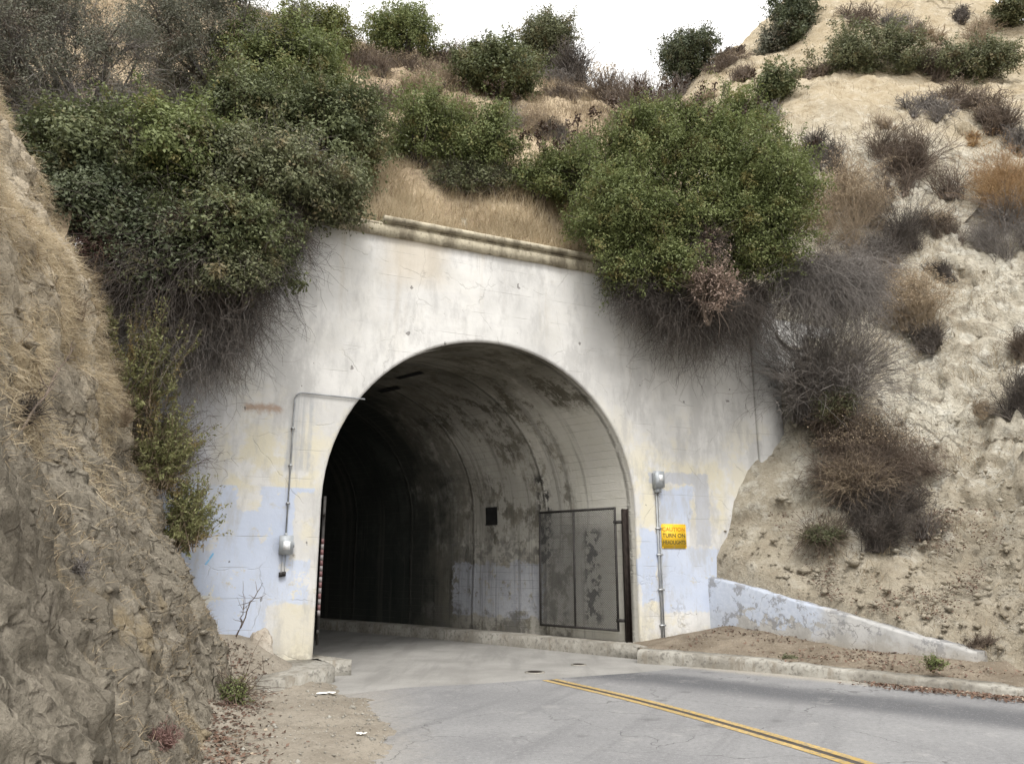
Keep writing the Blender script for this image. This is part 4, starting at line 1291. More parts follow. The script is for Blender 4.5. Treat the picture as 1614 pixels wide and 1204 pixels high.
def leafy(label, px, py, rx, ry, kind="laurel", Y=None, dens=1.0, L=.085, W=.04, cl=.30, name="shrub", cat="shrub", twig="bark", dep=.85, group=None, low=-.8, spiky=0.0, seeds=0, lump=.28, foot=.75, limbs=9, bare=0.0):
    L, W = L * .86, W * .86
    root, c, RX, RY, RZ = place(px, py, rx, ry, Y, dep, foot)
    o = thing(name, label, cat, root, 0, group)
    area = 4 * math.pi * ((RX * RY) ** 1.6 / 3 + (RX * RZ) ** 1.6 / 3 + (RY * RZ) ** 1.6 / 3) ** (1 / 1.6)
    cl = min(cl, .45 * min(RX, RZ))
    nb = int(np.clip(area / (cl * cl) * 1.0, 14, 420))
    bc, bd = blobs(RX - cl * .4, max(RY - cl * .4, .1), RZ - cl * .4, nb, lump, low)
    bc = bc + c
    nl = int(area * 2.1 * dens / (L * W * .5))
    nl = min(nl, 80000)
    w_ = R.uniform(.15, 1.0, nb) ** 1.5 + .05; w_ /= w_.sum()
    bc = bc + R.normal(size=bc.shape) * cl * .35
    idx = R.choice(len(bc), nl, p=w_[:len(bc)] / w_[:len(bc)].sum())
    d = rdir(nl)
    rc = cl * R.uniform(.7, 1.25, nb)[idx][:, None]
    pos = bc[idx] + d * rc * (R.uniform(.1, 1, (nl, 1)) ** .6) * np.array([1, 1, .75]) + R.normal(size=(nl, 3)) * rc * .22
    if spiky:
        m_ = R.random(nl) < spiky
        pos[m_] += (bd[idx][m_] * .5 + np.array([0, 0, .9])) * R.uniform(0, 1.0, (m_.sum(), 1)) * rc[m_] * 1.3
    nr = unit(d * .7 + bd[idx] * .5 + np.array([0, 0, .55]) + R.normal(size=(nl, 3)) * .45)
    ls = R.uniform(.55, 1.4, nb)[idx][:, None]
    cf = Col(); cf.add(*leaves(pos, nr, L * ls, W * ls))
    # leafy shoots that break the outline
    ns = int(np.clip(area * 9, 20, 260)); sl = R.integers(0, len(bc), ns)
    sv, sf, sp = strands(bc[sl], unit(bd[sl] + np.array([0, 0, .7]) + R.normal(size=(ns, 3)) * .45), R.uniform(.5, 1.7, ns) * cl * 1.5, 6, .006, .002, .25, .18)
    mm_ = 26; tp = R.uniform(.25, 1, (ns, mm_)) * 4.999; kk_ = tp.astype(int); fr = (tp - kk_)[..., None]; ar = np.arange(ns)[:, None]
    q = (sp[ar, kk_] * (1 - fr) + sp[ar, np.minimum(kk_ + 1, 5)] * fr + R.normal(size=(ns, mm_, 3)) * L * .45).reshape(-1, 3)
    q = q[R.random(len(q)) < min(1, .35 + dens * .65)]
    cf.add(*leaves(q, unit(rdir(len(q)) + np.array([0, 0, .6])), L * .95, W * .95))
    cf.obj("foliage", VM[kind], o)
    cb = Col(); cb.add(sv, sf)
    k = min(limbs, nb)
    limb_paths(cb, np.zeros(3), bc[R.choice(len(bc), k, replace=False)], .02 + .022 * min(RX, RZ), 6)
    sel = R.choice(len(bc), min(len(bc), 160), replace=False)
    st = bc[sel] * .55 + c * .25
    v, f, _ = strands(st, unit(bc[sel] - st + 1e-6), np.linalg.norm(bc[sel] - st, axis=1) * 1.15, 4, .010, .003, 0, .2)
    cb.add(v, f)
    if bare > 0:
        nbk = int(500 * bare)
        sel = R.choice(len(bc), nbk); st = bc[sel] * .8 + c * .1
        v, f, _ = strands(st, unit(bd[sel] + R.normal(size=(nbk, 3)) * .6), R.uniform(.25, .7, nbk), 4, .006, .002, .2, .3)
        cb.add(v, f)
    cb.obj("branches", VM[twig], o)
    if seeds:
        top = np.argsort(-((bc[:, 2] + root[2] - CAM_Z) / (bc[:, 1] + root[1]) + R.normal(size=len(bc)) * .008))[:seeds]
        sp = bc[top] + unit(bd[top] + np.array([0, 0, 1.2])) * cl * R.uniform(1.5, 2.6, (len(top), 1))
        n = 26
        q = np.repeat(sp, n, 0) + R.normal(size=(len(sp) * n, 3)) * np.array([.035, .035, .055])
        cs = Col(); cs.add(*leaves(q, rdir(len(q)), .05, .03))
        v, f, _ = strands(sp - unit(bd[top] + np.array([0, 0, 1.2])) * cl, unit(bd[top] + np.array([0, 0, 1.2])), cl * 1.1, 3, .006, .003)
        cs.add(v, f)
        cs.obj("seed_heads", VM["seed"], o)
    return o


def twiggy(label, px, py, rx, ry, twig="t_grey", Y=None, heads=None, n=1800, r=.0055, name="dry_shrub", cat="dry shrub", dep=.85, group=None, up=.35, K=5, sag=.1, headsz=.03, nh=2500, base=.25, foot=.8, wig=.16):
    root, c, RX, RY, RZ = place(px, py, rx, ry, Y, dep, foot)
    o = thing(name, label, cat, root, 0, group)
    rad3 = np.array([RX, RY, RZ])
    n = int(n * 2.2); r = r * (.66 if root[1] < 21 else 1.1)
    if Y is None: SKIRT.append((root, RX))
    # main stems grouped in uneven tufts
    nt_ = int(R.integers(9, 15))
    td = rdir(nt_ * 3); td = td[td[:, 2] > -.3][:nt_]; tl_ = R.uniform(.5, 1.08, len(td))
    n1 = n // 6
    ti = R.integers(0, len(td), n1)
    d = unit(td[ti] + R.normal(size=(n1, 3)) * .42)
    toff = R.uniform(-1, 1, (len(td), 3)) * np.array([RX, RY, 0]) * .55
    if Y is None:
        toff[:, 2] = np.clip(surf_z(root[0] + toff[:, 0], root[1] + toff[:, 1]) - root[2], -RZ * .8, RZ * .8)
    else:
        toff *= .6
    tsz = R.uniform(.45, .95, len(td))
    st = toff[ti] + R.normal(size=(n1, 3)) * np.array([RX, RY, RZ * .2]) * base * .3
    end = c * .75 + toff[ti] * .85 + d * rad3 * (tl_[ti] * tsz[ti] * R.uniform(.55, 1.1, n1))[:, None]
    ln = np.linalg.norm(end - st, axis=1)
    v, f, pts = strands(st, unit(end - st + np.array([0, 0, up]) * ln[:, None]), ln * 1.0, K, r * 1.7, r * .7, up * .9 + sag, wig * 1.3)
    cb = Col(); cb.add(v, f)
    j_ = R.integers(0, n1, 9)
    v, f, _ = strands(st[j_], unit(end[j_] - st[j_] + np.array([0, 0, up]) * ln[j_, None]), ln[j_] * .8, 6, r * 4.5, r * 1.5, up * .9 + sag, wig * 1.6, 5)
    cb.add(v, f)
    R0 = (RX + RZ) * .5
    # side twigs, then the fine spray on them
    n2 = n // 3
    i = R.integers(0, n1, n2); k = R.integers(1, K, n2)
    st2 = pts[i, k]; tang = unit(pts[i, k] - pts[i, k - 1])
    l2 = np.minimum(R.uniform(.14, .42, n2) * R0, .5)
    v, f, p2 = strands(st2, unit(tang * .9 + np.array([0, 0, .25]) + R.normal(size=(n2, 3)) * .6), l2, 4, r, r * .5, sag, .3)
    cb.add(v, f)
    n3 = n - n1 - n2
    i = R.integers(0, n2, n3); k = R.integers(1, 4, n3); tang = unit(p2[i, k] - p2[i, k - 1])
    l3 = np.minimum(R.uniform(.08, .26, n3) * R0, .3)
    v, f, p3 = strands(p2[i, k], unit(tang * .7 + np.array([0, 0, .2]) + R.normal(size=(n3, 3)) * .75), l3, 3, r * .75, r * .45, sag, .3)
    cb.add(v, f)
    cb.obj("branches", VM[twig], o)
    if heads:
        tips = np.concatenate([pts[:, -1], p2[:, -1], p3[:, -1]])
        tips = tips[(tips[:, 2] > c[2] - .30 * RZ) & (np.linalg.norm((tips - c) / rad3, axis=1) < 1.2)]
        if len(tips) < 80: tips = np.concatenate([p2[:, -1], p3[:, -1]])
        nh = int(nh * 2.4)
        q = tips[R.integers(0, len(tips), nh)] + R.normal(size=(nh, 3)) * headsz * .9
        ch = Col(); ch.add(*leaves(q, unit(rdir(nh) + np.array([0, 0, .4])), headsz * 1.2, headsz * .7))
        ch.obj("seed_heads", VM[heads], o)
    return o


def hanging(label, poly, Y0, n, twig="t_dark", lmin=.3, lmax=1.6, r=.005, depth=.45, name="hanging_twigs", group=None, out=(-.2, -.5), sag=1.0, thick=0.15):
    """dead twigs trailing down in front of the wall; poly = photo line they hang from"""
    t = R.random(n); xs_ = np.interp(t, np.linspace(0, 1, len(poly)), [p[0] for p in poly]); ys_ = np.interp(t, np.linspace(0, 1, len(poly)), [p[1] for p in poly])
    lm = np.interp(t, np.linspace(0, 1, len(poly)), [p[2] for p in poly])
    Yv = np.interp(t, np.linspace(0, 1, len(poly)), [p[3] for p in poly]) if len(poly[0]) > 3 else np.full(n, Y0)
    P = np.array([pix(a, b, y) for a, b, y in zip(xs_ + R.normal(size=n) * 8, ys_ + R.normal(size=n) * 14, Yv)])
    P[:, 1] -= R.uniform(0, depth, n)
    root = P.mean(0)
    o = thing(name, label, "dead twigs", root, 0, group)
    P = P - root
    d = unit(R.normal(size=(n, 3)) * np.array([.45, .25, .4]) + np.array([out[0] * .3, out[1] * .6, -.35]))
    ln = lm * R.uniform(.15, 1.0, n)
    v, f, pts = strands(P, d, ln, 8, r * .8, r * .35, sag * 1.4, .3)
    cb = Col(); cb.add(v, f)
    n2 = int(n * 2.0); i = R.integers(0, n, n2); k = R.integers(1, 8, n2)
    v, f, _ = strands(pts[i, k], unit(R.normal(size=(n2, 3)) * np.array([.8, .4, .7]) + np.array([0, 0, -.45])), R.uniform(.1, .42, n2) * np.minimum(ln[i], 1.2), 4, r * .55, r * .3, .5, .38)
    cb.add(v, f)
    # the heavier stems they grow from
    j = R.integers(0, n, 30)
    v, f, _ = strands(P[j], d[j], ln[j] * .9, 8, .010, .004, sag * 1.4, .3)
    cb.add(v, f)
    cb.obj("twigs", VM[twig], o)
    return o

# ---- the thicket over the left end of the portal
leafy("large grey leafless-looking tree filling the top left corner above the tan bank", 105, 110, 215, 205, "grey", 12.6, 1.0, .055, .02, .32, "tree", "tree", "t_grey", limbs=30, bare=7)
twiggy("tangle of dead grey-brown brush below the top left tree", 165, 175, 160, 105, "t_grey", 12.0, None, 6500, .0055, "dead_brush", "dead brush", up=.1, sag=.5)
leafy("airy grey-green tree against the sky at the upper left", 325, 75, 185, 150, "grey", 15.0, 1.0, .06, .026, .3, "tree", "tree", "t_grey", limbs=16, bare=1.6)
leafy("mid green bush between the grey-green tree and the yellow-tipped bush", 455, 130, 120, 120, "bright", 15.0, .9, .085, .04)
leafy("yellow-green topped bush on the skyline left of the white sky", 515, 62, 80, 54, "yellow", 19.5, .8, .09, .045, .3)
leafy("tall dark green bush whose right edge meets the dry grass on the coping", 520, 232, 104, 138, "laurel", 13.7, 1.0, .085, .042, .3)
leafy("broad bush with olive-grey leaves overhanging the top left of the white wall", 398, 288, 175, 100, "olive", 11.7, .95, .08, .04, .28, bare=.5)
leafy("glossy green bush touching the top of the tan bank", 115, 245, 110, 95, "laurel", 10.75, 1.0, .085, .042, .26)
leafy("bright green bush with a pointed top in the middle of the left thicket", 278, 240, 112, 108, "bright", 11.2, .9, .085, .04, .27)
leafy("low green bush drooping over the dark hanging twigs on the left of the wall", 320, 385, 150, 95, "laurel", 10.85, .9, .085, .042, .26)
leafy("dark leafy mass in shade behind the low drooping green bush", 245, 420, 165, 105, "dark", 11.05, .8, .08, .04, .3)
leafy("pale green leafy tuft hanging lowest in the left thicket", 370, 435, 66, 52, "olive", 10.6, .8, .08, .035, .18)
twiggy("red-brown dead twiggy bush under the green bushes beside the tan bank", 180, 368, 110, 56, "t_red", 10.35, None, 1700, .005, up=.1, sag=.6)
hanging("dark curtain of dead twigs trailing down the left of the white wall",
        [(220, 420, 1.6, 10.8), (290, 430, 1.9, 11.0), (350, 430, 2.0, 11.3), (405, 410, 1.7, 11.65), (440, 385, 1.2, 11.9), (478, 365, .6, 12.1)], 11.2, 4600, "t_dark")
hanging("thin grey twigs straggling over the grey paint below the dark left curtain",
        [(260, 540, 1.3, 10.8), (340, 540, 1.1, 11.3), (405, 500, 1.1, 11.7)], 11.2, 1700, "t_grey", r=.0045)

leafy("dark bush behind the tan bank at the far left end of the wall", 150, 330, 110, 90, "dark", 10.55, .9, .08, .04, .28)
leafy("olive green bush resting on the coping left of the dry grass", 470, 325, 95, 58, "olive", 12.3, .95, .08, .04, .26)
leafy("bushy green clump in the heart of the left thicket under the airy grey tree", 395, 185, 95, 75, "laurel", 13.2, .95, .085, .042, .28)
twiggy("grey bare twigs showing through the thicket between two green bushes", 210, 200, 60, 60, "t_grey", 11.0, None, 1300, .005, "dead_brush", "dead brush", sag=.4)
twiggy("ashy twig patch on top of the olive bush over the wall", 455, 205, 62, 46, "t_grey", 12.2, None, 1200, .005, "dead_brush", "dead brush", sag=.3)
twiggy("dull brown twig patch low in the thicket right of the red-brown bush", 300, 330, 70, 40, "t_brown", 10.3, None, 900, .005, "dead_brush", "dead brush", sag=.6)
# ---- shrubs on the hill above the arch
leafy("light green loose shrub above the grass left of the hill centre", 662, 215, 96, 76, "bright", None, .75, .075, .034, .26, spiky=.3)
leafy("green shrub with dark brown tips in the middle of the hill above the arch", 752, 236, 80, 72, "bright", None, .8, .075, .034, .26, seeds=12)
leafy("low grey-green shrub along the top edge of the dry grass", 730, 286, 112, 34, "olive", None, .7, .07, .03, .2, bare=1.0)
leafy("green shrub in front of the elderberry's left side above the grass", 855, 290, 84, 52, "bright", None, .8, .075, .034, .24)
leafy("round dark green bush standing alone on the tan slope below the ridge", 787, 122, 84, 50, "laurel", None, 1.0, .10, .05, .3)
twiggy("grey twig shrub under the round dark green bush", 800, 180, 38, 34, "t_grey", None, None, 900, .007)
leafy("feathery green bush on the ridge at the left of the skyline", 640, 66, 76, 52, "bright", None, .6, .10, .04, .25, spiky=.6)
twiggy("brown brush at the left end of the ridge", 585, 88, 40, 32, "t_brown", None, "tan", 900, .008, nh=500)
twiggy("brownish dry brush running along the ridge left of centre", 720, 92, 62, 28, "t_brown", None, "tan", 1300, .008, nh=700)
twiggy("pale dry bush on the slope under the ridge brush", 690, 110, 42, 30, "t_tan", None, None, 900, .007)
leafy("green bush with a grey right half standing out on the centre of the skyline", 862, 80, 62, 50, "olive", None, .9, .10, .045, .25, spiky=.5)
twiggy("dark grey dead shrub leaning on the skyline bush", 905, 85, 32, 42, "t_dark", None, None, 1200, .008)
twiggy("purple-brown dry shrub on the slope under the ridge at left", 605, 150, 42, 36, "t_brown", None, None, 1000, .007)
twiggy("tan dry bush on the slope above the dark low shrub", 845, 190, 52, 28, "t_tan", None, "tan", 900, .007, nh=900)
twiggy("dark grey low shrub in the middle of the tan slope", 872, 203, 38, 22, "t_dark", None, None, 1000, .008)
twiggy("small brown shrub left of the elderberry top", 925, 215, 30, 18, "t_brown", None, None, 500, .008)
twiggy("tan brush on the ridge between the two skyline bushes", 965, 112, 48, 16, "t_brown", None, "tan", 800, .009, nh=500)
twiggy("dry pale shrub on the ochre slope near the ridge", 955, 140, 40, 18, "t_tan", None, None, 600, .009)
leafy("dark green bush with bluish leaves on the skyline above the elderberry", 1088, 98, 60, 48, "dark", None, .75, .12, .06, .3, spiky=.3)
twiggy("grey brush at the foot of the bluish skyline bush", 1062, 140, 36, 22, "t_grey", None, None, 700, .009)
leafy("small round green bush in the gap between hill and cliff", 1224, 138, 40, 30, "laurel", None, 1.0, .12, .06, .3)
twiggy("purple-grey shrub below the small round bush at the cliff gap", 1208, 180, 30, 22, "t_grey", None, None, 700, .009)
for (x, y, lab) in ((1168, 74, "tiny bare sapling on the far skyline, right one"), (1146, 78, "tiny bare sapling on the far skyline, left one")):
    twiggy(lab, x, y, 11, 13, "t_brown", 29.5, "seed", 160, .022, name="sapling", cat="sapling", nh=90, headsz=.06)
twiggy("brown brush in the far gap left of the cliff", 1170, 112, 30, 14, "t_brown", None, "tan", 600, .01, nh=300)

for (lab, x, y, a, b, tw, hd, nn) in (
        ("straw-brown brush between the light green shrub and the ridge", 660, 128, 46, 24, "t_tan", "tan", 900),
        ("rust-tinged dry shrub below the round dark green bush's left side", 720, 165, 36, 22, "t_red", None, 700),
        ("grey-brown brush right of the round dark green bush", 885, 140, 46, 22, "t_brown", None, 900),
        ("tan tufts above the purple-grey shrub on the left of the tan slope", 560, 150, 40, 30, "t_brown", "tan", 800),
        ("dark brush under the skyline bush with the grey right half", 880, 118, 52, 18, "t_grey", None, 900),
        ("pale brown brush left of the elderberry's topmost seed heads", 985, 190, 46, 24, "t_tan", "tan", 900),
        ("brown low brush on the ridge right of the tan brush", 1020, 118, 34, 16, "t_brown", None, 700),
        ("tan brush on the skyline left of the bluish bush", 1010, 100, 50, 18, "t_brown", "tan", 1100),
        ("dry brush on the skyline right of the bluish bush", 1140, 95, 40, 16, "t_brown", "tan", 900),
        ("low grey brush on the ochre slope below the bluish skyline bush", 1030, 150, 44, 18, "t_grey", None, 800),
        ("straw tufts on the slope behind the elderberry's crown", 1100, 160, 46, 18, "t_tan", "tan", 900),
        ("grey twig shrub half hidden behind the elderberry's left lobe", 905, 245, 40, 26, "t_grey", None, 800),
        ("wispy dry brush in front of the ridge's feathery green bush", 655, 100, 60, 20, "t_brown", "tan", 1000)):
    twiggy(lab, x, y, a, b, tw, None, hd, nn, .008, nh=700)
# ---- the big elderberry and what hangs under it
EB = "big green elderberry bush with dark brown seed heads overhanging the right of the white wall"
ER, EC, ERX, ERY, ERZ = place(1075, 300, 190, 140, 14.6)
eb = thing("elderberry_bush", EB, "bush", ER)
lobes = [(1075, 270, 165, 120, 14.9, 1.15), (985, 345, 105, 92, 14.2, 1.0), (1150, 190, 52, 58, 15.2, .8), (1195, 320, 95, 110, 14.7, 1.0), (920, 275, 62, 62, 15.2, .9), (1030, 420, 88, 48, 13.9, .9),
         (1110, 345, 105, 80, 14.5, .9), (1185, 400, 80, 52, 14.6, .75), (1225, 270, 44, 60, 15.0, .7)]
cf, cb, cs = Col(), Col(), Col()
for (x, y, a, b, Yl, dn) in lobes:
    c_ = pix(x, y, Yl); ra = pix(x + a, y, Yl)[0] - c_[0]; rb = pix(x, y - b, Yl)[2] - c_[2]; ry_ = .75 * min(ra, rb)
    cl_ = .26
    area = 4 * math.pi * (ra * rb + ra * ry_ + rb * ry_) / 3
    nb = int(area / cl_ ** 2 * 1.15)
    bc, bd = blobs(ra, ry_, rb, nb, .35, -.95, .4, 9); bc += c_ - ER
    nl = int(area * 1.55 * dn / (.072 * .029 * .5))
    idx = R.integers(0, len(bc), nl); d = rdir(nl)
    bc = bc + R.normal(size=bc.shape) * .12
    w_ = R.uniform(.15, 1.0, len(bc)) ** 1.5 + .05; idx = R.choice(len(bc), nl, p=w_ / w_.sum())
    pos = bc[idx] + d * cl_ * R.uniform(.1, 1.1, (nl, 1)) * np.array([1, 1, .75]) + R.normal(size=(nl, 3)) * .06
    ns = int(area * 11); sl = R.integers(0, len(bc), ns)
    sv, sf, sp_ = strands(bc[sl], unit(bd[sl] + np.array([0, 0, .9]) + R.normal(size=(ns, 3)) * .4), R.uniform(.2, .65, ns), 6, .006, .002, .2, .16)
    tp = R.uniform(.2, 1, (ns, 30)) * 4.999; kk_ = tp.astype(int); fr = (tp - kk_)[..., None]; ar = np.arange(ns)[:, None]
    q = (sp_[ar, kk_] * (1 - fr) + sp_[ar, np.minimum(kk_ + 1, 5)] * fr + R.normal(size=(ns, 30, 3)) * .04).reshape(-1, 3)
    cf.add(*leaves(q, unit(rdir(len(q)) + np.array([0, 0, .6])), .07, .028)); cb.add(sv, sf)
    cf.add(*leaves(pos, unit(d * .6 + bd[idx] * .4 + np.array([0, 0, .6]) + R.normal(size=(nl, 3)) * .45), .072, .029))
    limb_paths(cb, np.zeros(3), bc[R.choice(len(bc), min(8, len(bc)), replace=False)], .05, 7)
    sel = R.choice(len(bc), min(len(bc), 120), replace=False); st_ = bc[sel] * .6 + (c_ - ER) * .3
    v, f_, _ = strands(st_, unit(bc[sel] - st_), np.linalg.norm(bc[sel] - st_, axis=1) * 1.1, 4, .011, .003, 0, .2); cb.add(v, f_)
lv = np.concatenate(cf.v)[::4]
dr0 = np.array([0, -.15, 1.0])
for x0 in np.linspace(lv[:, 0].min() + .1, lv[:, 0].max() - .3, 46):      # dark heads along the top of the crown
    k_ = np.where(np.abs(lv[:, 0] - x0) < .10)[0]
    if len(k_) < 40: continue
    el_ = (lv[k_, 2] + ER[2] - CAM_Z) / (lv[k_, 1] + ER[1])
    for rank in (.002, .03, .10):
        if R.random() < (.85 if x0 < .6 else .35) * (1 if rank < .01 else .55):
            p_ = lv[k_[np.argsort(-el_)[int(rank * len(k_))]]]
            sp = p_ + np.array([R.normal() * .04, -.08, R.uniform(.12, .26)])
            h_ = R.uniform(.7, 1.3)
            q = sp + R.normal(size=(34, 3)) * np.array([.04, .04, .06]) * h_
            cs.add(*leaves(q, rdir(34), .06, .04))
            v, f_, _ = strands(np.array([sp - dr0 * .3]), np.array([unit(dr0)]), .30, 3, .007, .004); cs.add(v, f_)
cf.obj("foliage", VM["bright"], eb); cb.obj("branches", VM["bark"], eb); cs.obj("seed_heads", VM["seed"], eb)

leafy("hanging spray of dried pinkish leaves under the elderberry", 1118, 458, 46, 52, "pink", 13.6, .2, .07, .03, .14, "dead_spray", "dead leaves", "t_brown", low=-1, limbs=5, bare=.3)
leafy("upright strip of dry pale leaves and bare stems inside the elderberry's underside", 1122, 385, 26, 46, "pink", 14.0, .22, .06, .028, .14, "dead_spray", "dead leaves", "t_dark", low=-1, limbs=6, bare=.6)
hanging("dark mat of dead twigs hanging below the elderberry on the white wall",
        [(955, 425, .6, 14.3), (1030, 470, 1.2, 14.6), (1090, 480, 1.9, 14.8), (1150, 480, 1.5, 15.1), (1195, 470, .9, 15.3)], 14.8, 4200, "t_dark")
twiggy("large grey mound of dead twigs hanging over the right end of the wall", 1300, 455, 88, 62, "t_grey", 15.7, None, 3200, .0055, "dead_brush", "dead brush", up=.1, sag=.9, K=6, base=.5)
hanging("grey twigs trailing down from the mound to the rock beside the wall",
        [(1225, 440, 1.5, 15.5), (1275, 440, 2.2, 15.6), (1320, 440, 1.8, 15.7), (1360, 440, 1.0, 15.9)], 15.7, 3800, "t_grey")
twiggy("brown brush between the elderberry and the buckwheat on the bank", 1325, 415, 72, 46, "t_brown", None, None, 1300, .006)
leafy("olive green tuft under the grey twig mound beside the wall", 1315, 640, 38, 46, "olive", 15.6, .35, .07, .018, .16, "weed_tuft", "weeds", "t_brown", limbs=5, bare=.6)

# ---- dry shrubs on the sandstone bank
twiggy("pale tan flowering buckwheat in the middle of the bank", 1372, 302, 105, 66, "t_tan", None, "tan", 2600, .006, "buckwheat", "dry shrub", nh=5200)
twiggy("dark grey leafless shrub directly below the pale tan buckwheat", 1418, 365, 92, 54, "t_dark", None, None, 1900, .006)
twiggy("wide brown-grey bush above the pale tan buckwheat", 1442, 245, 98, 50, "t_brown", None, None, 2400, .006)
twiggy("dark grey sparse shrub near the left edge of the bank", 1300, 232, 52, 34, "t_dark", None, None, 1000, .007)
twiggy("slaty twigs just right of the elderberry's top", 1268, 262, 30, 22, "t_grey", None, None, 700, .007)
twiggy("orange-topped grass clump at the right edge of the photo", 1592, 282, 82, 62, "t_orange", None, "rustyh", 2800, .0055, "grass_clump", "grass clump", up=.9, nh=1800)
twiggy("grey shrub under the orange-topped clump at the right edge", 1590, 350, 80, 46, "t_grey", None, None, 1800, .006, up=.6)
twiggy("tan buckwheat with a dark hollow base low on the bank", 1432, 470, 70, 64, "t_tan", None, "tan", 1800, .006, "buckwheat", "dry shrub", nh=5200)
twiggy("dark grey twigs under the lower tan buckwheat", 1452, 520, 42, 26, "t_dark", None, None, 900, .006)
twiggy("small dark shrub alone on bare sandstone", 1486, 424, 30, 17, "t_dark", None, None, 800, .006)
twiggy("bushy brown shrub near the top of the bank at the right", 1570, 170, 42, 36, "t_brown", None, "tan", 1200, .008, nh=700)
twiggy("flat grey shrub on the brow of the bank", 1462, 165, 52, 22, "t_grey", None, None, 800, .008)
twiggy("brown dry strip of brush along the brow of the bank", 1510, 150, 60, 24, "t_brown", None, "tan", 900, .008, nh=500)
twiggy("grey shrub at the right edge below the brown brow shrub", 1604, 212, 30, 28, "t_grey", None, None, 800, .007)
leafy("big mid green bush at the foot of the upper cliff", 1385, 90, 108, 50, "olive", 25.5, .8, .11, .05, .32)
leafy("dark green bush right of the big one at the foot of the upper cliff", 1545, 102, 80, 38, "olive", 25.0, .7, .11, .05, .32, bare=.5)
leafy("dark tree on the left shoulder of the upper cliff against the sky", 1252, 40, 40, 56, "dark", 29.0, 1.0, .13, .06, .35, "tree", "tree")
leafy("grey-green bush on the skyline left of the cliff's dark tree", 1220, 72, 34, 32, "grey", 29.3, .8, .12, .055, .3)
leafy("green bush at the top right corner on the cliff", 1598, 18, 36, 28, "olive", 27.5, .9, .12, .055, .3)
twiggy("dark grey shrub high on the upper cliff right of centre", 1515, 22, 24, 14, "t_dark", None, None, 600, .01)
twiggy("brown shrub on the upper cliff face near its left side", 1350, 22, 34, 18, "t_brown", None, "tan", 700, .01, nh=400)
twiggy("tan brush at the foot of the cliff left of the big green bush", 1275, 112, 40, 14, "t_brown", None, "tan", 700, .01, nh=400)
twiggy("dry pale brush high on the cliff above the dark bush", 1460, 52, 34, 16, "t_tan", None, "tan", 700, .01, nh=500)
twiggy("dark grey twig shrub cut by the right edge halfway up the bank", 1612, 605, 44, 58, "t_dark", None, None, 1700, .0055)
twiggy("rusty twig shrub at the right edge above the dark one", 1614, 530, 26, 40, "t_brown", None, None, 700, .0055)
twiggy("big brown tumbled bush arching over a dark hollow beside the retaining wall", 1390, 685, 118, 70, "t_brown", None, "tan", 4600, .0055, "dead_brush", "dead brush", up=.3, sag=.7, nh=1800, K=6, base=.6)
twiggy("straw-coloured tangle at the left foot of the big tumbled bush", 1345, 700, 48, 40, "t_tan", 14.9, None, 1100, .005, "dead_brush", "dead brush", sag=.8)
twiggy("nearly black twig bush in the hollow under the big tumbled bush", 1395, 785, 78, 66, "t_dark", None, None, 3400, .0055, "dead_brush", "dead brush", foot=.7)
leafy("low olive green weeds at the edge of the dark hollow", 1310, 845, 68, 24, "olive", None, .35, .05, .014, .12, "weed_tuft", "weeds", "t_brown", limbs=5, bare=.8)

for (lab, x, y, a, b, tw, hd, nn) in (
        ("grey twigs between the pale buckwheat and the grey mound", 1385, 405, 66, 36, "t_grey", None, 1300),
        ("tan dry brush right of the dark shrub below the pale buckwheat", 1485, 345, 40, 34, "t_brown", "tan", 900),
        ("low straw shrub tucked under the elderberry's right side", 1285, 345, 44, 36, "t_tan", "tan", 1000),
        ("thin tan brush above the lower tan buckwheat", 1400, 430, 42, 22, "t_tan", None, 700),
        ("pale grass tuft on the bare slope left of the right-edge dark shrub", 1545, 640, 24, 18, "t_tan", None, 350),
        ("small tan tuft high on the bare brow between the grey shrubs", 1400, 195, 24, 13, "t_tan", None, 350),
        ("brown scrub between the two green bushes at the foot of the upper cliff", 1470, 92, 48, 34, "t_brown", "tan", 1200),
        ("grey scrub on the slope above the big green bush of the upper cliff", 1420, 35, 46, 20, "t_grey", None, 900),
        ("ochre grass clump near the top edge above the right green bush", 1550, 48, 44, 22, "t_tan", "tan", 900),
        ("rusty tuft at the right end of the bare brow", 1535, 215, 22, 13, "t_orange", None, 350),
        ("dry weeds at the far end of the retaining wall", 1545, 1010, 34, 16, "t_brown", None, 450)):
    twiggy(lab, x, y, a, b, tw, None, hd, nn, .006, nh=800)
# ---- plants round the left bank
def sprig(label, px, py, rx, ry, Y, n, kind, twig, name="sagebrush", cat="sagebrush"):
    """upright leafy wands"""
    root, c, RX, RY, RZ = place(px, py, rx, ry, Y, .9, 1.0)
    root = pix(px - rx * .35, py + ry, Y + .1); c = pix(px, py, Y) - root
    o = thing(name, label, cat, root)
    end = c + rdir(n) * np.array([RX, RY, RZ]) * R.uniform(.5, 1.05, (n, 1))
    st = R.normal(size=(n, 3)) * np.array([.12, .12, .05]) + R.uniform(0, .55, (n, 1)) * c
    v, f, pts = strands(st, unit(end - st), np.linalg.norm(end - st, axis=1), 6, .006, .002, -.25, .14)
    cb = Col(); cb.add(v, f); cb.obj("branches", VM[twig], o)
    m = 34
    tpar = R.uniform(.35, 1, (n, m)) * 4.999
    k = tpar.astype(int); fr = (tpar - k)[..., None]
    i = np.arange(n)[:, None]
    q = pts[i, k] * (1 - fr) + pts[i, np.minimum(k + 1, 5)] * fr + R.normal(size=(n, m, 3)) * .018
    cf = Col(); cf.add(*leaves(q.reshape(-1, 3), unit(rdir(n * m) + np.array([0, 0, .3])), .058, .021)); cf.obj("foliage", VM[kind], o)
    return o
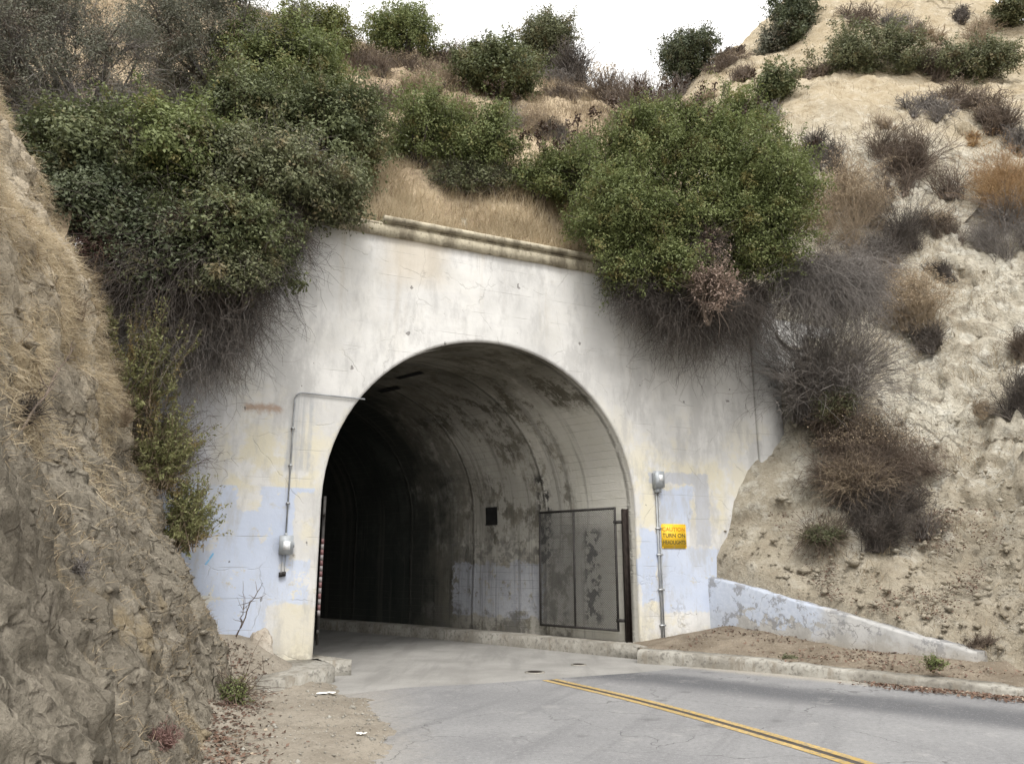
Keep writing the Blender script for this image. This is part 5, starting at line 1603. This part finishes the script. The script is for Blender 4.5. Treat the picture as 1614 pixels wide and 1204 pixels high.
sprig("tall yellow-green sagebrush against the dark twigs behind the bank", 238, 560, 74, 104, 10.35, 230, "sage", "t_tan")
sprig("middle sagebrush of paler leaves halfway down the bank edge", 262, 690, 64, 92, 10.6, 230, "sage", "t_tan")
sprig("lowest sagebrush straggling over the blue paint", 300, 800, 58, 74, 10.85, 190, "sage", "t_tan")
sprig("thin leafy wand rising beside the tall sagebrush", 172, 500, 12, 50, 10.1, 14, "sage", "t_tan", "weed_stalk", "weed")
twiggy("brown dead brush filling the cleft between the bank and the painted wall", 238, 650, 58, 120, "t_brown", 10.85, None, 2000, .0045, "dead_brush", "dead brush", up=.3, sag=.5)
twiggy("dry straw tangle along the shaded edge of the bank", 218, 740, 36, 80, "t_tan", 10.5, None, 500, .004, "dead_brush", "dead brush", up=.2, sag=.5)
twiggy("bleached bare branches arching off the top of the bank", 130, 395, 60, 45, "t_tan", 9.9, None, 160, .006, "dead_brush", "dead brush", up=.2, sag=.6)

def stalk(label, pts_px, r, twig, side=10, name="bare_stem", cat="bare stem"):
    P = np.array([pix(*p) for p in pts_px]); root = P[0].copy(); P = P - root
    o = thing(name, label, cat, root)
    K = 12; t = np.linspace(0, 1, len(P)); tt = np.linspace(0, 1, K)
    Q = np.stack([np.interp(tt, t, P[:, i]) for i in range(3)], 1); Q[1:-1] += R.normal(size=(K - 2, 3)) * .008
    m = MB(); m.tube(Q, np.linspace(r, r * .35, K), 5)
    link("stem", m.me("stem", VM[twig], True), o)
    i = R.integers(3, K - 1, side)
    v, f, e_ = strands(Q[i], unit(R.normal(size=(side, 3)) + (Q[-1] - Q[0]) * 1.2), R.uniform(.06, .22, side), 4, r * .5, r * .2, 0, .2)
    c = Col(); c.add(v, f); c.obj("twigs", VM[twig], o)
    return o
stalk("thin bare stem slanting up in front of the blue wall near its foot", [(372, 1003, 11.25), (392, 960, 11.2), (414, 918, 11.15)], .012, "t_brown", 14)
stalk("second thin bare stem rising straight beside the slanting one", [(378, 990, 11.2), (384, 950, 11.2), (383, 915, 11.2)], .007, "t_brown", 6)

v_ = CL_P.reshape(-1, 3); rz_ = v_[:, 2] - CAM_Z
fz_ = v_[:, 1] * CP + rz_ * SP; CLX = CX + FPX * v_[:, 0] / fz_; CLY = CY - FPX * (rz_ * CP - v_[:, 1] * SP) / fz_
def cliff_hit(px, py):
    dd_ = np.hypot(CLX - px, CLY - py) + np.where(v_[:, 1] < 4, 1e6, 0) + v_[:, 1] * 1.0
    return v_[np.argmin(dd_)]
for (lab, x, y, a, b, tw, hd, nn) in (
        ("dark dead weed sprawling on the straw face of the bank at the left edge", 30, 625, 46, 44, "t_dark", None, 420),
        ("straw tuft on the grassy brow of the bank", 110, 470, 40, 34, "t_tan", None, 420),
        ("dry tuft at the shoulder of the bank below the grassy brow", 190, 640, 26, 34, "t_tan", None, 320),
        ("grey-brown weed clinging in a hollow of the bank's lower face", 110, 880, 42, 32, "t_grey", None, 420),
        ("faded straw weed at the bottom left of the bank", 60, 1120, 52, 36, "t_tan", None, 420),
        ("rusty weed low on the bank near its foot", 250, 1150, 40, 34, "t_red", None, 380),
        ("small tan weed halfway up the nose of the bank", 262, 930, 24, 26, "t_tan", None, 260),
        ("rust-brown weed at the foot of the bank beside the dirt shoulder", 345, 1120, 34, 30, "t_red", None, 380)):
    p_ = cliff_hit(x, y)
    twiggy(lab, x, y, a, b, tw, float(p_[1]) - .10, hd, nn, .0045, "dry_weed", "dry weed", up=.2, sag=.5, dep=.5)
q_ = [cliff_hit(25, 690), cliff_hit(70, 620), cliff_hit(118, 545)]
stalk_ = [(25, 690, q_[0][1] - .12), (70, 620, q_[1][1] - .25), (118, 545, q_[2][1] - .3)]
stalk("dark bare stem slanting across the straw face of the bank", stalk_, .014, "t_brown", 26)
# ---- grass (too fine to count)
def blades(P, N, length, w, lean, name, mat):
    n = len(P)
    d = unit(N + R.normal(size=(n, 3)) * lean)
    L = length * R.uniform(.45, 1.25, (n, 1))
    side = unit(np.cross(d, rdir(n))) * w
    bend = R.normal(size=(n, 3)) * .3 * L + np.array([0, 0, -.14]) * L
    mid = P + d * L * .55; tip = P + d * L + bend * .6
    v = np.stack([P - side, P + side, mid + side * .6, mid - side * .6, tip], 1).reshape(-1, 3)
    b = np.arange(n)[:, None] * 5
    me = mesh(name, v, [b + np.array([[0, 1, 2, 3]]), b + np.array([[3, 2, 4]])], mat)
    o = link(name, me); tag(o, kind="stuff"); return o

def on_hill(n, s0, s1, d0, d1, dens=None):
    s = R.uniform(s0, s1, n); d = R.uniform(d0, d1, n)
    x = PO[0] + TV[0] * s + NV[0] * d; y = PO[1] + TV[1] * s + NV[1] * d
    P = np.stack([x, y, hill_z(x, y)], 1)
    return P, s, d
P, s, d = on_hill(46000, -3.2, 4.4, .25, 2.3)
kp = R.random(len(P)) < np.clip(1.1 - .25 * (d - .3), .3, 1) * np.clip(.75 + fbm(P, 1.6, 3, 7), .1, 1)
blades(P[kp], np.array([0, -.1, 1.0]), .44, .0058, .4, "dry_grass", VM["straw"])
P, s, d = on_hill(170000, -9, 9, 2.0, 14)
kp = R.random(len(P)) < np.clip(.25 + 1.3 * fbm(P, .8, 3, 7), .03, 1)
blades(P[kp], np.array([0, -.2, 1.0]), .36, .007, .45, "hill_grass", VM["straw2"])
# bank tufts
n = 90000
s = R.uniform(5, 17, n); d = R.uniform(-9, 14, n)
x = PO[0] + TV[0] * s + NV[0] * d; y = PO[1] + TV[1] * s + NV[1] * d
z = bank_z(x, y); P = np.stack([x, y, z + .02], 1)
kp = (R.random(n) < np.clip(-.25 + 1.5 * fbm(P, .7, 3, 27), 0, 1)) & (z > .6) & ((d < .2) | (s > 8.5))
blades(P[kp], np.array([-.25, -.3, 1.0]), .22, .0045, .5, "bank_grass", VM["straw2"])
# grass and dead weeds on the cut bank
def on_cliff(n, cond, seed):
    i = R.integers(95, 262, n); j = R.integers(2, CL_P.shape[1] - 2, n)
    P = CL_P[i, j] + (CL_P[i + 1, j] - CL_P[i, j]) * R.random((n, 1)) + (CL_P[i, j + 1] - CL_P[i, j]) * R.random((n, 1)); Nn = CL_N[i, j]
    q = fbm(P, 1.1, 3, seed)
    k = (P[:, 1] > 4) & cond(P, q)
    return P[k], Nn[k]
P, Nn = on_cliff(330000, lambda P, q: R.random(len(P)) < np.clip((P[:, 2] - 2.0) * .4, .0, .7) * np.clip(.30 + 1.6 * q, 0, 1) * np.clip(1.6 - .12 * P[:, 2], 0.1, 1), 3)
blades(P, Nn * .45 + np.array([.1, -.1, -.5]), .19, .0036, .7, "bank_straw", VM["straw"])
P, Nn = on_cliff(110000, lambda P, q: R.random(len(P)) < np.clip(.05 + .9 * q, 0, .6) * (P[:, 2] < 3.2), 13)
blades(P, Nn * .6 + np.array([.1, -.1, .2]), .09, .0034, .7, "dead_weeds", VM["straw2"])

Ps = []
for root, rx_ in SKIRT:
    k_ = int(260 * max(.5, rx_)); q = root[:2] + R.normal(size=(k_, 2)) * rx_ * .75
    Ps.append(np.c_[q, surf_z(q[:, 0], q[:, 1]) + .01])
Ps = np.concatenate(Ps)
sd_, dd_ = W2P(Ps[:, 0], Ps[:, 1])
blades(Ps[(Ps[:, 2] > .3) & ((dd_ > .5) | (sd_ > 5.5))], np.array([-.15, -.3, 1.0]), .20, .0045, .7, "dry_undergrowth", VM["straw2"])
# fallen leaves and stones
def litter(name, P, L, W, mat):
    n = len(P)
    c = Col(); c.add(*leaves(P + np.array([0, 0, .012]), unit(R.normal(size=(n, 3)) * .35 + np.array([0, 0, 1])), L, W))
    o = c.obj(name, mat); tag(o, kind="stuff"); return o
n = 9000
a = R.uniform(0, 1, n) ** .8; b = R.normal(size=n)
k0 = offset(KP, -.2); ii = (20 + a * 70).astype(int)
P1 = np.c_[k0[ii], np.zeros(n)] + R.normal(size=(n, 3)) * np.array([.15, .15, 0]) + np.array([0, 0, .008])
kk = offset(KP, .7)
P2 = np.c_[offset(KP, .5)[(10 + R.random(3500) * 80).astype(int)], np.full(3500, .23)] + R.normal(size=(3500, 3)) * np.array([.3, .3, 0])
vi = R.integers(0, V.shape[0] - 1, 7000); vj = (R.random(7000) ** .7 * 25).astype(int)
P4 = V[vi, vj] + (V[vi + 1, vj] - V[vi, vj]) * R.random((7000, 1)) + R.normal(size=(7000, 3)) * np.array([.04, .04, 0])
P4 = P4[R.random(len(P4)) < np.clip(.25 + 1.3 * fbm(P4, 1.4, 3, 3), 0.02, 1)]
P3 = np.concatenate([P1, P2[:900], P4])
litter("leaf_litter", P3, .055, .034, VM["litter"])
s_ = R.uniform(4.6, 9.5, 30000); d_ = R.uniform(-6, .1, 30000)
x = PO[0] + TV[0] * s_ + NV[0] * d_; y = PO[1] + TV[1] * s_ + NV[1] * d_; z = bank_z(x, y)
P = np.stack([x, y, z + .05], 1); kp = (z > .5) & (z < 2.6) & (R.random(len(x)) < np.clip(-.1 + 1.6 * fbm(P, .8, 3, 41), 0, 1))
litter("bank_litter", P[kp], .055, .03, VM["litter"])
# left shoulder litter under the bank
n = 2600; y = R.uniform(4.5, 11.2, n); ex = np.interp(y, [4, 6.5, 11, 12], [-1.6, -2.35, -3.7, -3.9]); x = ex + R.normal(size=n) * .24
P = np.stack([x, y, np.array([shoulder_z(a, b) for a, b in zip(x, y)])], 1)
litter("shoulder_litter", P, .05, .028, VM["litter"])
def stones(name, P, r, mat):
    n = len(P); base = np.array([[1, 0, 0], [0, 1, 0], [-1, 0, 0], [0, -1, 0], [0, 0, .7], [0, 0, -.7]], float)
    s = r * R.lognormal(0, .65, (n, 1, 1)); v = base[None] * s * R.uniform(.6, 1.3, (n, 6, 1)) + P[:, None]
    F = np.array([[0, 1, 4], [1, 2, 4], [2, 3, 4], [3, 0, 4], [1, 0, 5], [2, 1, 5], [3, 2, 5], [0, 3, 5]])
    me = mesh(name, v.reshape(-1, 3), (np.arange(n)[:, None, None] * 6 + F[None]).reshape(-1, 3), mat)
    o = link(name, me); tag(o, kind="stuff"); return o
n = 2600; y = R.uniform(4, 11.5, n); x = np.interp(y, [4, 6.5, 8, 10.15, 11.5], [-.8, -1, -1.2, -1.85, -2.7]) + .25 - R.exponential(.9, n)
stones("gravel", np.stack([x, y, np.array([shoulder_z(a, b) for a, b in zip(x, y)]) + .002], 1), .007, M["kerb"])
s_ = R.uniform(4.6, 15, 14000); d_ = R.uniform(-9, .1, 14000)
x = PO[0] + TV[0] * s_ + NV[0] * d_; y = PO[1] + TV[1] * s_ + NV[1] * d_; z = bank_z(x, y)
kp = (z > .3) & (R.random(14000) < np.clip(1.2 - z * .18, .12, 1) * .7)
stones("bank_rubble", np.stack([x, y, z + .04], 1)[kp], .022, M["bank"])

P, Nn = on_cliff(5000, lambda P, q: R.random(len(P)) < np.clip(.25 + 1.2 * q, 0, .8), 23)
stones("bank_stones", P + Nn * .005, .020, M["cliff"])
# litter of paper
def paper(label, px, py, w_, h_, z=.02, ang=0.0):
    p = gpt(px, py, z)
    xs_ = np.linspace(-w_ / 2, w_ / 2, 7); ys_ = np.linspace(-h_ / 2, h_ / 2, 5)
    X_, Y_ = np.meshgrid(xs_, ys_, indexing="ij")
    Z_ = .012 + .018 * R.random(X_.shape)
    T = np.stack([X_, Y_, Z_], -1)
    B = T - np.array([0, 0, .002])
    idx = np.arange(35).reshape(7, 5)
    q = np.stack([idx[:-1, :-1], idx[1:, :-1], idx[1:, 1:], idx[:-1, 1:]], -1).reshape(-1, 4)
    o = link("paper_scrap", mesh("paper_scrap", np.concatenate([T.reshape(-1, 3), B.reshape(-1, 3)]), np.concatenate([q, q[:, ::-1] + 35]), M["paper"]), None, (p[0], p[1], max(shoulder_z(p[0], p[1]), 0) if p[0] < 0 else z), ang)
    return tag(o, label, "litter")
paper("larger white scrap of paper on the dirt shoulder below the kerb end", 514, 1096, .24, .10, .04, .2)
paper("smaller white scrap of paper on the dirt shoulder nearer the camera", 570, 1160, .10, .05, .03, .4)
paper("crumpled white scrap among dead leaves at the foot of the sensor pipes", 1100, 1000, .15, .10, .27, .9)
leafy("small green weed growing at the gutter against the right kerb", 1243, 1040, 16, 9, "olive", float(gpt(1243, 1046, .1)[1]), .4, .04, .016, .06, "weed", "weed", "t_brown", limbs=4, foot=.9)
leafy("green weed in front of the low end of the retaining wall", 1474, 1046, 18, 12, "bright", float(gpt(1474, 1056, .22)[1]), .35, .04, .016, .06, "weed", "weed", "t_brown", limbs=4, foot=.9)
# green weeds at the foot of the cut bank
for (lab, x, y, a, b, Yl) in (("small green weed low on the grey-brown bank", 205, 1075, 26, 46, 8.0), ("small green weed at the edge of the dirt shoulder", 372, 1090, 28, 26, 9.4),
                              ("tiny bright green seedlings near the bottom of the bank", 195, 1130, 24, 24, 7.6)):
    leafy(lab, x, y, a, b, "bright", Yl, .3, .035, .016, .08, "weed", "weed", "t_brown", limbs=5, bare=.15, foot=.9)
# ------------------------------------------------------------------ light
w = bpy.data.worlds.new("World"); scene.world = w; w.use_nodes = True
nt = w.node_tree; nt.nodes.clear()
wo = nt.nodes.new("ShaderNodeOutputWorld"); bg = nt.nodes.new("ShaderNodeBackground")
sky = nt.nodes.new("ShaderNodeTexSky"); sky.sky_type = "NISHITA"; sky.sun_disc = False
SUN_EL, SUN_AZ = rad(58), rad(172)      # azimuth clockwise from +Y
sky.sun_elevation = SUN_EL; sky.sun_rotation = SUN_AZ; sky.dust_density = 6.0; sky.air_density = 1.0
hs = nt.nodes.new("ShaderNodeHueSaturation"); hs.inputs["Saturation"].default_value = 0.12
hs.inputs["Value"].default_value = 1.0
mx = nt.nodes.new("ShaderNodeMix"); mx.data_type = "RGBA"; mx.inputs[0].default_value = 0.75
mx.inputs[7].default_value = (9.75, 9.6, 9.35, 1)          # even cloud deck
nt.links.new(sky.outputs[0], hs.inputs["Color"]); nt.links.new(hs.outputs[0], mx.inputs[6])
nt.links.new(mx.outputs[2], bg.inputs[0]); bg.inputs[1].default_value = 0.15
nt.links.new(bg.outputs[0], wo.inputs[0])
sd = bpy.data.lights.new("sun", "SUN"); sd.energy = 1.6; sd.angle = rad(18); sd.color = (1.0, .96, .9)
so = bpy.data.objects.new("sun", sd); COL.objects.link(so)
dvec = Vector((math.sin(SUN_AZ) * math.cos(SUN_EL), math.cos(SUN_AZ) * math.cos(SUN_EL), math.sin(SUN_EL)))
so.rotation_euler = dvec.to_track_quat("Z", "Y").to_euler()
so.location = dvec * 50
scene.view_settings.view_transform = "Standard"; scene.view_settings.look = "None"
scene.view_settings.exposure = 0.60; scene.view_settings.gamma = 1.0
scene.cycles.max_bounces = 6; scene.cycles.diffuse_bounces = 3; scene.cycles.transparent_max_bounces = 4
scene.cycles.use_denoising = True
